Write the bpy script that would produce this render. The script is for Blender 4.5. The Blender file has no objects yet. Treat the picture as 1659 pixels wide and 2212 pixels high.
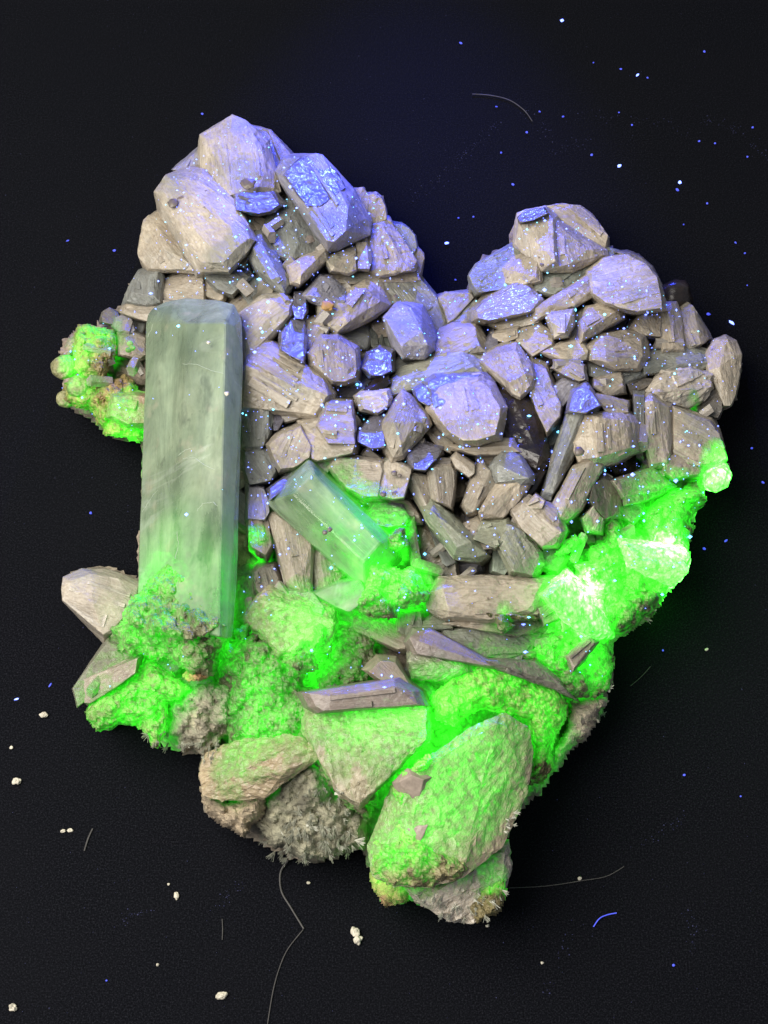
import bpy, bmesh, math, random
import numpy as np
from mathutils import Vector, Matrix, noise
from mathutils.bvhtree import BVHTree

random.seed(7)
rnd = random.Random(11)
scene = bpy.context.scene
scene.unit_settings.scale_length = 0.01          # one unit is one centimetre
COL = scene.collection

# ------------------------------------------------------------------ camera
TILT, DIST, HALF = math.radians(27), 24.0, 7.6 / 24.0
TGT = Vector((0, 0, 1.0))
FWD = Vector((0, math.sin(TILT), -math.cos(TILT)))
UP = Vector((0, math.cos(TILT), math.sin(TILT)))
RIGHT = Vector((1, 0, 0))
EYE = TGT - FWD * DIST
cam = bpy.data.cameras.new('camera')
cam.sensor_fit = 'VERTICAL'
cam.angle = 2 * math.atan(HALF)
cam.clip_start, cam.clip_end = 0.5, 400
camo = bpy.data.objects.new('camera', cam)
camo.matrix_world = Matrix(((1, 0, 0, EYE.x), (0, UP.y, -FWD.y, EYE.y), (0, UP.z, -FWD.z, EYE.z), (0, 0, 0, 1)))
COL.objects.link(camo)
scene.camera = camo


def U(x, y, z):
    """the point at height z that stands at photo point x, y (1659 x 2212 grid)"""
    d = FWD + RIGHT * ((x - 829.5) / 1106 * HALF) - UP * ((y - 1106) / 1106 * HALF)
    return EYE + d * ((z - EYE.z) / d.z)


# ------------------------------------------------------------------ world and lamps
w = bpy.data.worlds.new('World')
scene.world = w
w.use_nodes = True
w.node_tree.nodes['Background'].inputs[0].default_value = (0.74, 0.82, 1.0, 1)
w.node_tree.nodes['Background'].inputs[1].default_value = 0.30


def lamp(name, loc, aim, size, power, color, spread=180):
    l = bpy.data.lights.new(name, 'AREA')
    l.shape = 'DISK'
    l.size, l.energy, l.color = size, power, color
    l.spread = math.radians(spread)
    o = bpy.data.objects.new(name, l)
    o.location = loc
    o.rotation_euler = (Vector(aim) - Vector(loc)).to_track_quat('-Z', 'Y').to_euler()
    COL.objects.link(o)
    return o


# soft warm room light from the near left, and the violet torch behind the specimen
lamp('room_light', (-17, -4, 30), (0, -0.5, 1), 30, 24000, (1.0, 0.95, 0.88))
TORCH = Vector((1, 24, 6.4))
lamp('ultraviolet_torch', TORCH, (0.2, 1.2, 1.8), 0.8, 520, (0.035, 0.06, 1.0), 33)

scene.view_settings.view_transform = 'Standard'
scene.view_settings.look = 'None'
scene.view_settings.exposure = 0
scene.render.engine = 'CYCLES'
scene.cycles.use_denoising = True
scene.cycles.max_bounces = 8
scene.cycles.sample_clamp_indirect = 6

# ------------------------------------------------------------------ photo regions used while measuring
FR = {'R1': (500, 400, .4822), 'R2': (1100, 550, .4822), 'R3': (1750, 750, .7233), 'R4': (1200, 1200, .5425),
      'R5': (200, 1150, .5425), 'R6': (1900, 1300, .6329), 'R7': (200, 2100, .6631), 'R8': (900, 1800, .5425),
      'R9': (1600, 2100, .6028), 'RA': (700, 2600, 1.0247), 'S1': (900, 1150, .4068), 'S2': (900, 2250, .3617),
      'S3': (0, 2600, .9042), 'S4': (1500, 0, .9186), 'S5': (400, 1000, .2411), 'V': (0, 0, 1.82278)}


def conv(fr, x, y):
    a, b, s = FR[fr]
    return (a + x * s) / 1.82278, (b + y * s) / 1.82278


def parse(fr, txt):
    out = []
    for t in txt.split():
        p = [float(q) for q in t.split(',')]
        x, y = conv(fr, p[0], p[1])
        out.append((x, y, p[2] if len(p) > 2 else 0.0))
    return out


SIL = [(500, 252), (560, 275), (600, 300), (625, 335), (690, 335), (760, 400), (830, 420), (850, 485), (895, 495), (915, 560),
       (915, 600), (945, 640), (1020, 630), (1012, 600), (1040, 550), (1110, 520), (1115, 460), (1180, 445), (1270, 460),
       (1300, 510), (1340, 540), (1400, 570), (1425, 620), (1475, 615), (1480, 660), (1530, 720), (1570, 725), (1605, 790),
       (1590, 880), (1550, 900), (1565, 960), (1580, 1020), (1560, 1060), (1525, 1060), (1500, 1130), (1490, 1220), (1440, 1290),
       (1400, 1340), (1330, 1385), (1325, 1470), (1300, 1560), (1230, 1640), (1170, 1720), (1120, 1760), (1085, 1850),
       (1100, 1870), (1080, 1970), (1020, 1995), (950, 1960), (820, 1950), (795, 1890), (780, 1840), (700, 1865), (650, 1870),
       (590, 1840), (530, 1810), (440, 1760), (430, 1640), (400, 1635), (350, 1615), (300, 1570), (210, 1580), (160, 1490),
       (240, 1390), (220, 1360), (135, 1270), (150, 1230), (210, 1230), (290, 1260), (305, 955), (240, 945), (130, 870),
       (125, 780), (150, 720), (220, 680), (270, 650), (280, 600), (310, 585), (300, 520), (335, 470), (340, 400), (440, 320),
       (440, 285)]


def poly_sd(poly, P):
    """signed distance (inside positive) of points P (n,2) to a polygon"""
    A = np.array([p[:2] for p in poly], float)
    B = np.roll(A, -1, 0)
    P = np.asarray(P, float)
    d2 = np.full(len(P), 1e18)
    ins = np.zeros(len(P), bool)
    for a, b in zip(A, B):
        ab = b - a
        t = np.clip(((P - a) @ ab) / max(ab @ ab, 1e-9), 0, 1)
        q = P - (a + t[:, None] * ab)
        d2 = np.minimum(d2, (q * q).sum(1))
        c = (a[1] > P[:, 1]) != (b[1] > P[:, 1])
        with np.errstate(divide='ignore', invalid='ignore'):
            xi = a[0] + (P[:, 1] - a[1]) / (b[1] - a[1] if b[1] != a[1] else 1e-9) * (b[0] - a[0])
        ins ^= c & (P[:, 0] < xi)
    d = np.sqrt(d2)
    return np.where(ins, d, -d)


_gx, _gy = np.meshgrid(np.arange(0, 1680, 20), np.arange(0, 2240, 20))
_sd = poly_sd(SIL, np.stack([_gx.ravel(), _gy.ravel()], 1)).reshape(_gx.shape)


def sd_at(x, y):
    x = min(max(x / 20, 0), _gx.shape[1] - 1.001)
    y = min(max(y / 20, 0), _gx.shape[0] - 1.001)
    i, j = int(x), int(y)
    fx, fy = x - i, y - j
    s = _sd
    return (s[j, i] * (1 - fx) + s[j, i + 1] * fx) * (1 - fy) + (s[j + 1, i] * (1 - fx) + s[j + 1, i + 1] * fx) * fy


def H(x, y):
    t = min(max(sd_at(x, y) / 300, 0), 1)
    return 0.95 + 0.85 * (t * t * (3 - 2 * t))


STEP = 0.34

# ------------------------------------------------------------------ fluorescence of the green crust (uranium content by place)
GLOW = [(205, 735, 62, 1.0), (165, 790, 36, 1.3), (175, 850, 40, .5), (245, 890, 50, .35), (275, 935, 46, .95), (300, 835, 30, .35),
        (385, 1250, 70, .75), (330, 1310, 60, .75), (470, 1290, 50, .6), (400, 1200, 45, .3), (300, 1370, 50, .5), (450, 1340, 50, .3),
        (350, 1450, 90, .5), (240, 1530, 70, .55), (335, 1560, 45, .5), (398, 1500, 26, .8),
        (495, 1400, 40, .45), (560, 1490, 55, .45), (560, 1570, 70, .40), (650, 1580, 60, .3), (740, 1440, 90, .22), (700, 1350, 60, .3),
        (650, 1345, 60, .5), (668, 1412, 44, 2.1), (600, 1350, 55, .4), (690, 1360, 30, .7),
        (556, 1186, 22, 2.6), (860, 1162, 30, 2.8), (835, 1285, 58, 2.6), (760, 1285, 50, .7), (890, 1270, 40, 2.6), (775, 1190, 60, 1.1), (735, 1110, 75, .55), (800, 1150, 50, .6), (430, 1290, 90, .22),
        (1552, 1030, 34, 9.), (1455, 1090, 58, 1.5), (1400, 1140, 60, 1.4), (1440, 1222, 50, 13.), (1390, 1222, 34, 6.), (1370, 1230, 60, 1.0),
        (1240, 1308, 54, 13.), (1320, 1262, 70, 1.6), (1290, 1340, 50, 1.1), (1240, 1180, 40, .8), (1250, 1400, 50, 1.0),
        (1270, 1450, 46, .9), (1185, 1420, 40, .8), (1085, 1345, 18, 1.3),
        (960, 1520, 56, .8), (1060, 1480, 80, .5), (1170, 1540, 60, .4), (1190, 1620, 50, .4), (930, 1560, 50, .6),
        (980, 1700, 110, .85), (1010, 1630, 70, .4), (880, 1850, 60, .7), (830, 1880, 40, .6), (1065, 1920, 30, .45), (960, 1790, 70, .5),
        (780, 1580, 60, .7), (855, 1560, 60, .6), (740, 1620, 60, .35), (900, 1600, 50, .6), (770, 1680, 60, .2),
        (545, 1650, 60, .4), (500, 1690, 40, .22), (1490, 887, 14, .6), (1395, 985, 30, .10), (1380, 1060, 50, .2)]
GP = [(U(x, y, H(x, y) + .3), r / 145. * (1.12 if s < 1 else 1), s * (1.3 if s < 1 else 1)) for x, y, r, s in GLOW]


def glow_at(p):
    g = 0.0
    for c, r, s in GP:
        dx, dy, dz = p.x - c.x, p.y - c.y, (p.z - c.z) * .2
        q = (dx * dx + dy * dy + dz * dz) / (r * r)
        if q < 3:
            g += s * math.exp(-q * 1.2)
    return g


# ------------------------------------------------------------------ materials
class NT:
    def __init__(self, name):
        self.m = bpy.data.materials.new(name)
        self.m.use_nodes = True
        self.t = self.m.node_tree
        self.t.nodes.clear()
        self.out = self.n('ShaderNodeOutputMaterial')

    def n(self, kind, **kw):
        nd = self.t.nodes.new(kind)
        for k, v in kw.items():
            if k.startswith('i_'):
                nd.inputs[k[2:].replace('_', ' ')].default_value = v
            else:
                setattr(nd, k, v)
        return nd

    def l(self, a, b):
        self.t.links.new(a, b)

    def noise(self, vec, scale, detail=5, rough=.6, dist=0.0):
        nd = self.n('ShaderNodeTexNoise')
        nd.inputs['Scale'].default_value, nd.inputs['Detail'].default_value = scale, detail
        nd.inputs['Roughness'].default_value, nd.inputs['Distortion'].default_value = rough, dist
        if vec is not None:
            self.l(vec, nd.inputs['Vector'])
        return nd.outputs['Fac']

    def ramp(self, fac, stops):
        nd = self.n('ShaderNodeValToRGB')
        e = nd.color_ramp.elements
        while len(e) < len(stops):
            e.new(.5)
        for el, (p, c) in zip(e, stops):
            el.position = p
            el.color = (c, c, c, 1) if not isinstance(c, tuple) else (*c, 1)
        self.l(fac, nd.inputs['Fac'])
        return nd.outputs['Color']

    def mix(self, fac, a, b, mode='MIX'):
        nd = self.n('ShaderNodeMix', data_type='RGBA', blend_type=mode)
        for s, v in ((nd.inputs[0], fac), (nd.inputs[6], a), (nd.inputs[7], b)):
            if isinstance(v, (int, float)):
                s.default_value = v
            elif isinstance(v, tuple):
                s.default_value = (*v, 1)
            else:
                self.l(v, s)
        return nd.outputs[2]

    def math(self, op, a, b=0.0, clamp=False):
        nd = self.n('ShaderNodeMath', operation=op, use_clamp=clamp)
        for s, v in ((nd.inputs[0], a), (nd.inputs[1], b)):
            if isinstance(v, (int, float)):
                s.default_value = v
            else:
                self.l(v, s)
        return nd.outputs[0]

    def coords(self, scale=(1, 1, 1)):
        tc, oi = self.n('ShaderNodeTexCoord'), self.n('ShaderNodeObjectInfo')
        off = self.n('ShaderNodeVectorMath', operation='SCALE')
        cmb = self.n('ShaderNodeCombineXYZ')
        for k in range(3):
            self.l(oi.outputs['Random'], cmb.inputs[k])
        self.l(cmb.outputs[0], off.inputs[0])
        off.inputs['Scale'].default_value = 61.7
        add = self.n('ShaderNodeVectorMath', operation='ADD')
        self.l(tc.outputs['Object'], add.inputs[0])
        self.l(off.outputs[0], add.inputs[1])
        self.base = add.outputs[0]
        self.oi = oi
        return add.outputs[0]

    def mapped(self, vec, scale):
        mp = self.n('ShaderNodeMapping')
        mp.inputs['Scale'].default_value = scale
        self.l(vec, mp.inputs['Vector'])
        return mp.outputs[0]

    def bump(self, h, strength, dist, prev=None):
        b = self.n('ShaderNodeBump')
        b.inputs['Strength'].default_value, b.inputs['Distance'].default_value = strength, dist
        self.l(h, b.inputs['Height'])
        if prev is not None:
            self.l(prev, b.inputs['Normal'])
        return b.outputs[0]

    def glow(self):
        return self.n('ShaderNodeAttribute', attribute_type='GEOMETRY', attribute_name='glow').outputs['Fac']

    def green(self, bs, vec, fac=1.15, floor=.32, nsc=2.2):
        """green fluorescence of the hyalite film, broken up by small bubbles"""
        v = self.n('ShaderNodeTexVoronoi', feature='SMOOTH_F1')
        v.inputs['Scale'].default_value = 17
        v.inputs['Smoothness'].default_value = .35
        self.l(vec, v.inputs['Vector'])
        bub = self.ramp(v.outputs['Distance'], [(0.05, 1.0), (.6, .5)])
        gl = self.glow()
        cov = self.math('ADD', self.math('MULTIPLY', gl, 1.15), self.math('MULTIPLY', self.math('SUBTRACT', self.noise(vec, nsc, 7, .68, .4), .51), 2.6))
        cov = self.ramp(cov, [(.16, 0.0), (.34, .75), (.75, 1.0)])
        pat = self.ramp(self.noise(vec, 8, 5, .65), [(.34, floor), (.62, 1.0)])
        s = self.math('MULTIPLY', self.math('MULTIPLY', self.math('MULTIPLY', gl, pat), cov), self.math('MULTIPLY', bub, fac))
        self.cov = self.math('MULTIPLY', cov, self.math('MULTIPLY', gl, 4.0, True))
        self.l(s, bs.inputs['Emission Strength'])
        self.l(self.ramp(self.math('MULTIPLY', s, .06), [(.10, (.03, 1.0, .015)), (.9, (.30, 1.0, .26))]), bs.inputs['Emission Color'])
        return s, v.outputs['Distance']


def mat_feldspar():
    t = NT('feldspar')
    c = t.coords()
    n1 = t.noise(c, 1.6, 7, .62, .4)
    st = t.noise(t.mapped(c, (.7, 20, 20)), 1.6, 6, .62, .1)
    fine = t.noise(c, 26, 4, .7)
    col = t.ramp(n1, [(.28, (.34, .32, .295)), (.5, (.46, .435, .39)), (.72, (.60, .57, .505))])
    col = t.mix(t.math('MULTIPLY', t.ramp(st, [(.36, 0.0), (.62, 1.0)]), .7), t.mix(1.0, col, (.68, .65, .62), 'MULTIPLY'), col)
    col = t.mix(t.ramp(t.noise(c, 1.1, 3), [(.52, 0.0), (.68, .75)]), col, (.23, .24, .215))
    col = t.mix(t.ramp(t.noise(c, 5.5, 3), [(.68, 0.0), (.74, .8)]), col, (.09, .065, .05))
    col = t.mix(t.ramp(fine, [(.35, .25), (.65, 0.0)]), col, (.10, .085, .07))
    geo = t.n('ShaderNodeNewGeometry')
    col = t.mix(t.ramp(geo.outputs['Pointiness'], [(.52, 0.0), (.60, .55)]), col, (.70, .66, .60))
    col = t.mix(1.0, col, t.oi.outputs['Color'], 'MULTIPLY')
    bs = t.n('ShaderNodeBsdfPrincipled')
    g, vd = t.green(bs, c)
    col = t.mix(t.math('MULTIPLY', t.cov, .6, True), col, (.16, .19, .08))
    t.l(col, bs.inputs['Base Color'])
    t.l(t.ramp(t.noise(c, 3.3, 4), [(.35, .3), (.7, .6)]), bs.inputs['Roughness'])
    bs.inputs['Specular IOR Level'].default_value = .4
    t.l(t.ramp(t.oi.outputs['Alpha'], [(.0, 1.0), (1.0, .3)]), bs.inputs['Coat Weight'])
    bs.inputs['Coat IOR'].default_value = 1.5
    bs.inputs['Coat Roughness'].default_value = .17
    t.l(t.bump(t.noise(c, 8, 3, .6, 1.2), .3, .06), bs.inputs['Coat Normal'])
    bs.inputs['Subsurface Weight'].default_value = .3
    bs.inputs['Subsurface Radius'].default_value = (.08, .07, .05)
    bs.inputs['Subsurface Scale'].default_value = 1.0
    nb = t.bump(st, .6, .03)
    vg = t.n('ShaderNodeTexVoronoi')
    vg.inputs['Scale'].default_value = 33
    vg.inputs['Randomness'].default_value = 1.0
    t.l(c, vg.inputs['Vector'])
    nb = t.bump(t.noise(c, 6, 5, .7), .22, .04, nb)
    nb = t.bump(fine, .4, .018, nb)
    gb = t.n('ShaderNodeBump')
    gb.inputs['Distance'].default_value = .03
    t.l(t.math('MULTIPLY', t.cov, .7, True), gb.inputs['Strength'])
    t.l(t.math('ADD', t.math('MULTIPLY', vg.outputs['Distance'], -.5), t.noise(c, 21, 5, .75)), gb.inputs['Height'])
    t.l(nb, gb.inputs['Normal'])
    nb = gb.outputs[0]
    t.l(nb, bs.inputs['Normal'])
    t.l(bs.outputs[0], t.out.inputs[0])
    t.m.cycles.emission_sampling = 'NONE'
    return t.m


def mat_crust():
    t = NT('hyalite')
    c = t.coords()
    bs = t.n('ShaderNodeBsdfPrincipled')
    g, vd = t.green(bs, c, 1.9, .24, 4.0)
    n1 = t.noise(c, 3.2, 7, .7)
    col = t.ramp(n1, [(.3, (.05, .048, .035)), (.5, (.15, .145, .10)), (.75, (.28, .27, .19))])
    col = t.mix(t.ramp(t.noise(c, 2.3, 5, .7), [(.66, 0.0), (.76, .45)]), col, (.26, .15, .07))
    t.l(t.mix(1.0, col, t.oi.outputs['Color'], 'MULTIPLY'), bs.inputs['Base Color'])
    bs.inputs['Roughness'].default_value = .45
    nb = t.bump(vd, .6, -.06)
    nb = t.bump(t.noise(c, 16, 5, .75), .55, .04, nb)
    t.l(nb, bs.inputs['Normal'])
    t.l(bs.outputs[0], t.out.inputs[0])
    return t.m


def mat_rock():
    t = NT('rock')
    c = t.coords()
    bs = t.n('ShaderNodeBsdfPrincipled')
    col = t.ramp(t.noise(c, 2.6, 8, .75), [(.3, (.06, .053, .048)), (.48, (.21, .19, .155)), (.6, (.36, .33, .27)), (.75, (.50, .43, .32))])
    t.l(t.mix(1.0, col, t.oi.outputs['Color'], 'MULTIPLY'), bs.inputs['Base Color'])
    bs.inputs['Roughness'].default_value = .6
    t.green(bs, c, 1.2)
    t.l(t.bump(t.noise(c, 12, 6, .8), .9, .06), bs.inputs['Normal'])
    t.l(bs.outputs[0], t.out.inputs[0])
    t.m.cycles.emission_sampling = 'NONE'
    return t.m


def mat_smoky():
    t = NT('smoky_quartz')
    c = t.coords()
    bs = t.n('ShaderNodeBsdfPrincipled')
    t.l(t.ramp(t.noise(c, 2.2, 6, .7), [(.35, (.010, .008, .008)), (.6, (.034, .024, .019)), (.78, (.075, .055, .04))]), bs.inputs['Base Color'])
    bs.inputs['Roughness'].default_value = .22
    t.l(t.bump(t.noise(c, 8, 5, .7), .3, .04), bs.inputs['Normal'])
    t.l(bs.outputs[0], t.out.inputs[0])
    return t.m


def mat_aqua():
    t = NT('aquamarine')
    c = t.coords()
    long_ = t.mapped(c, (.55, 1.5, 1.5))
    cloud = t.ramp(t.noise(long_, 1.1, 7, .62, .5), [(.34, .30), (.56, .58), (.72, .9)])
    veil = t.ramp(t.noise(t.mapped(c, (1.6, .6, .6)), 1.3, 4, .5, 1.2), [(.60, 0.0), (.66, .5), (.70, 0.0)])
    bs = t.n('ShaderNodeBsdfPrincipled')
    col = t.ramp(t.noise(c, .8, 6, .65), [(.3, (.23, .30, .205)), (.52, (.34, .42, .28)), (.64, (.43, .50, .34)), (.75, (.60, .62, .43))])
    col = t.mix(t.ramp(t.noise(c, 4.5, 4, .6), [(.28, .4), (.36, 0.0)]), col, (.10, .12, .09))
    col = t.mix(t.ramp(t.noise(c, 2.1, 4, .55), [(.60, 0.0), (.72, .75)]), col, (.52, .50, .36))
    col = t.mix(t.ramp(t.noise(t.mapped(c, (.8, 1.6, 1.6)), 1.5, 4, .6), [(.30, .6), (.42, 0.0)]), col, (.10, .13, .10))
    col = t.mix(veil, col, (.50, .56, .45))
    geo = t.n('ShaderNodeNewGeometry')
    col = t.mix(t.ramp(geo.outputs['Pointiness'], [(.53, 0.0), (.62, .12)]), col, (.55, .62, .5))
    t.l(col, bs.inputs['Base Color'])
    t.l(t.math('SUBTRACT', 1.0, cloud), bs.inputs['Transmission Weight'])
    bs.inputs['Roughness'].default_value = .07
    bs.inputs['IOR'].default_value = 1.35
    t.green(bs, c, 1.0)
    t.l(t.math('MULTIPLY', t.math('MULTIPLY', t.glow(), t.ramp(t.noise(c, 1.6, 6, .65), [(.3, .35), (.7, 1.0)])), .28), bs.inputs['Emission Strength'])
    nb = t.bump(t.noise(t.mapped(c, (.35, 9, 9)), 1.2, 5), .3, .04)
    t.l(t.bump(t.noise(c, 7, 4, .6), .10, .04, nb), bs.inputs['Normal'])
    t.l(bs.outputs[0], t.out.inputs[0])
    t.m.cycles.emission_sampling = 'NONE'
    return t.m


def mat_plain(name, col, rough, spec=.5, emit=None, strength=0.0, tint=False):
    t = NT(name)
    bs = t.n('ShaderNodeBsdfPrincipled')
    c = t.coords()
    v = t.ramp(t.noise(c, 9, 4, .7), [(.3, tuple(q * .55 for q in col)), (.7, col)])
    if tint:
        v = t.mix(1.0, v, t.oi.outputs['Color'], 'MULTIPLY')
    t.l(v, bs.inputs['Base Color'])
    bs.inputs['Roughness'].default_value = rough
    bs.inputs['Specular IOR Level'].default_value = spec
    if emit:
        bs.inputs['Emission Color'].default_value = (*emit, 1)
        bs.inputs['Emission Strength'].default_value = strength
        t.m.cycles.emission_sampling = 'NONE'
    t.l(bs.outputs[0], t.out.inputs[0])
    return t.m


def mat_table():
    t = NT('black_sheet')
    tc = t.n('ShaderNodeTexCoord')
    c = tc.outputs['Object']
    bs = t.n('ShaderNodeBsdfPrincipled')
    grain = t.noise(c, 42, 3, .8)
    big = t.noise(c, .5, 6, .6)
    col = t.ramp(grain, [(.36, (.0009, .0010, .0016)), (.53, (.0038, .0042, .0062)), (.70, (.018, .0185, .023))])
    col = t.mix(t.math('MULTIPLY', t.ramp(big, [(.45, 0.0), (.75, 1.0)]), .35), col, (.005, .0052, .0066))
    dust = t.ramp(t.noise(c, 17, 6, .85), [(.66, 0.0), (.74, .5)])
    col = t.mix(t.math('MULTIPLY', dust, t.ramp(t.noise(c, .9, 3), [(.45, 0.0), (.65, 1.0)])), col, (.05, .05, .052))
    t.l(col, bs.inputs['Base Color'])
    bs.inputs['Roughness'].default_value = .85
    bs.inputs['Specular IOR Level'].default_value = .05
    t.l(t.bump(grain, .35, .012), bs.inputs['Normal'])
    t.l(bs.outputs[0], t.out.inputs[0])
    return t.m


M = dict(felds=mat_feldspar(), crust=mat_crust(), rock=mat_rock(), smoky=mat_smoky(), aqua=mat_aqua(), table=mat_table(),
         needle=mat_plain('pale_needle', (.50, .50, .40), .45), grain=mat_plain('pale_grain', (.72, .66, .52), .5),
         ochre=mat_plain('ochre_stain', (.42, .24, .07), .6), dark=mat_plain('brown_grain', (.17, .14, .115), .4),
         pink=mat_plain('pinkish_grain', (.36, .29, .23), .45),
         spark=mat_plain('glowing_speck', (.3, .4, .8), .3, .5, (.17, .24, 1.0), 3.6),  # glow of the sheet lint, and of glints painted onto the crystals
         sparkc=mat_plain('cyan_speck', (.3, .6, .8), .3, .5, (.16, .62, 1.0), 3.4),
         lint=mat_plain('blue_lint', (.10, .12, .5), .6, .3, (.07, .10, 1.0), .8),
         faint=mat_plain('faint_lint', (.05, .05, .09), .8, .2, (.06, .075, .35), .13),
         fract=mat_plain('fracture_line', (.46, .52, .42), .35),
         hair=mat_plain('grey_hair', (.085, .08, .075), .6, .3))

# ------------------------------------------------------------------ object helpers
root = bpy.data.objects.new('mineral_specimen', None)
root.location = (0, 0, 0)
root['label'] = 'heart-shaped cluster of beige crystals with a big pale green prism and glowing green crust'
root['category'] = 'mineral'
COL.objects.link(root)


def link(name, me, mat, parent=None, loc=None, rot=None):
    o = bpy.data.objects.new(name, me)
    me.name = name
    if mat is not None and not me.materials:
        me.materials.append(mat)
    if loc is not None:
        o.location = loc
    if rot is not None:
        o.rotation_euler = rot
    COL.objects.link(o)
    if parent is not None:
        o.parent = parent
        if parent is not root:
            o.matrix_parent_inverse = Matrix.Identity(4)
    return o


SURF_V, SURF_F = [], []                          # every finished surface of the specimen, for laying grains on it


def remember(verts, faces):
    k = len(SURF_V)
    SURF_V.extend(verts)
    SURF_F.extend([[i + k for i in f] for f in faces])


def fr(p, f, o=4):
    return noise.fractal(p * f, 1.0, 2.0, o)


def hull_mesh(P, axis, edge, rough, coat, bev, seed, chip=1.0, clean=False, gl=1.0):
    """solid crystal: hull of the measured corners, edges rounded, faces with growth steps, chips and bubbles"""
    c = sum(P, Vector()) / len(P)
    Rz = Matrix.Rotation(-axis, 3, 'Z')
    bm = bmesh.new()
    for p in P:
        bm.verts.new(Rz @ (p - c))
    r = bmesh.ops.convex_hull(bm, input=bm.verts[:])
    junk = [v for v in bm.verts if not v.link_faces]
    bmesh.ops.delete(bm, geom=junk, context='VERTS')
    bmesh.ops.dissolve_limit(bm, angle_limit=math.radians(5), verts=bm.verts[:], edges=bm.edges[:])
    if bev > 0:
        bmesh.ops.bevel(bm, geom=bm.edges[:], offset=bev, segments=1 if edge > .07 else 2, profile=.6, affect='EDGES', clamp_overlap=True)
    bmesh.ops.triangulate(bm, faces=bm.faces[:])
    for k in range(6):
        lo = [e for e in bm.edges if e.calc_length() > edge * 1.6]
        if not lo or len(bm.verts) > 9000:
            break
        bmesh.ops.subdivide_edges(bm, edges=lo, cuts=1)
        bmesh.ops.triangulate(bm, faces=[f for f in bm.faces if len(f.verts) > 3])
    bmesh.ops.recalc_face_normals(bm, faces=bm.faces[:])
    bm.normal_update()
    off = Vector((seed * 3.7, seed * 1.9, seed * 5.3))
    glows, newco = [], []
    Ri = Rz.transposed()
    for v in bm.verts:
        p = v.co
        wp = Ri @ p + c
        g = glow_at(wp) * gl
        glows.append(g)
        d = 0.0
        if not clean:
            rgh = rough * (.5 if coat <= 0 else .9)
            q = p + off
            s = Vector((q.x * 1.3, q.y * 9, q.z * 9))
            step = noise.noise(Vector((q.x * 1.1, q.y * 4.2, q.z * 4.2))) * 3
            d += rgh * (.010 * fr(q, 2.2) + .016 * noise.noise(s) + .015 * (math.floor(step) - .3 * step))
            d += rough * .007 * noise.noise(q * 13)
            e = fr(q, 5.0, 3)
            if e > .28:
                d -= rgh * chip * .025 * min((e - .28) * 4, 1)
            ck = min(1.0, coat + min(g * .8, .8))
            if ck > .12:
                f1 = noise.voronoi(q * 6.5)[0][0]
                f2 = noise.voronoi(q * 13.)[0][0]
                d += ck * (.022 * math.sqrt(max(0, 1 - (f1 / .75) ** 2)) + .026 * math.sqrt(max(0, 1 - (f2 / .75) ** 2)) - .02)
        else:
            d += .012 * fr(p + off, 1.1, 3)
        newco.append(p + v.normal * d)
    for v, q in zip(bm.verts, newco):
        v.co = q
    bm.verts.index_update()
    W = [Ri @ v.co + c for v in bm.verts]
    FF = [[v.index for v in f.verts] for f in bm.faces]
    bm.free()
    return W, FF, glows, c


def clip_strip(poly, ax, lo, hi):
    """part of a convex polygon with lo <= p.ax <= hi"""
    for sgn, lim in ((1, hi), (-1, -lo)):
        out = []
        for p, q in zip(poly, poly[1:] + poly[:1]):
            dp, dq = sgn * (p[0] * ax[0] + p[1] * ax[1]) - lim, sgn * (q[0] * ax[0] + q[1] * ax[1]) - lim
            if dp <= 0:
                out.append(p)
            if dp * dq < 0:
                t = dp / (dp - dq)
                out.append((p[0] + (q[0] - p[0]) * t, p[1] + (q[1] - p[1]) * t))
        poly = out
        if len(poly) < 3:
            return []
    return poly


def lamellae(hl, W, FF, ang, rough, edge, seed, gl):
    """sub-parallel growth: thin slabs lying along the crystal, each with its own straight steps"""
    rr = random.Random(seed * 13 + 5)
    bvh = BVHTree.FromPolygons(W, FF)
    cx, cy = sum(p[0] for p in hl) / len(hl), sum(p[1] for p in hl) / len(hl)
    ax, ay = math.cos(ang), -math.sin(ang)        # photo y runs downwards
    rel = [(x - cx, y - cy) for x, y in hl]
    us = [x * ax + y * ay for x, y in rel]
    vs = [-x * ay + y * ax for x, y in rel]
    u0, u1, v0, v1 = min(us), max(us), min(vs), max(vs)
    if (u1 - u0) < 34 or (v1 - v0) < 18:
        return
    n = 2 if (v1 - v0) < 45 else (4 if (v1 - v0) < 90 else 6)
    cuts = sorted(rr.uniform(.06, .94) for _ in range(n * 2))
    for k in range(n):
        a, b = cuts[2 * k], cuts[2 * k + 1]
        if (b - a) * (v1 - v0) < 8:
            continue
        s0, s1 = sorted((rr.uniform(-.02, .5), rr.uniform(.45, 1.02)))
        if s1 - s0 < .3:
            continue
        pl = clip_strip(rel, (-ay, ax), v0 + a * (v1 - v0), v0 + b * (v1 - v0))
        if pl:
            pl = clip_strip(pl, (ax, ay), u0 + s0 * (u1 - u0), u0 + s1 * (u1 - u0))
        if not pl:
            continue
        qx, qy = sum(p[0] for p in pl) / len(pl), sum(p[1] for p in pl) / len(pl)
        lift = rr.uniform(.015, .055)
        P = []
        for x, y in pl:
            x, y = cx + qx + (x - qx) * .93, cy + qy + (y - qy) * .93
            d = (U(x, y, 0) - EYE).normalized()
            h = bvh.ray_cast(EYE, d)
            if h[0] is None:
                continue
            P += [h[0] - d * lift, h[0] + d * .18]
        if len(P) >= 6:
            yield hull_mesh(P, ang, edge, rough * .7, 0, .006, seed + k * 31, .6, False, gl)


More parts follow.
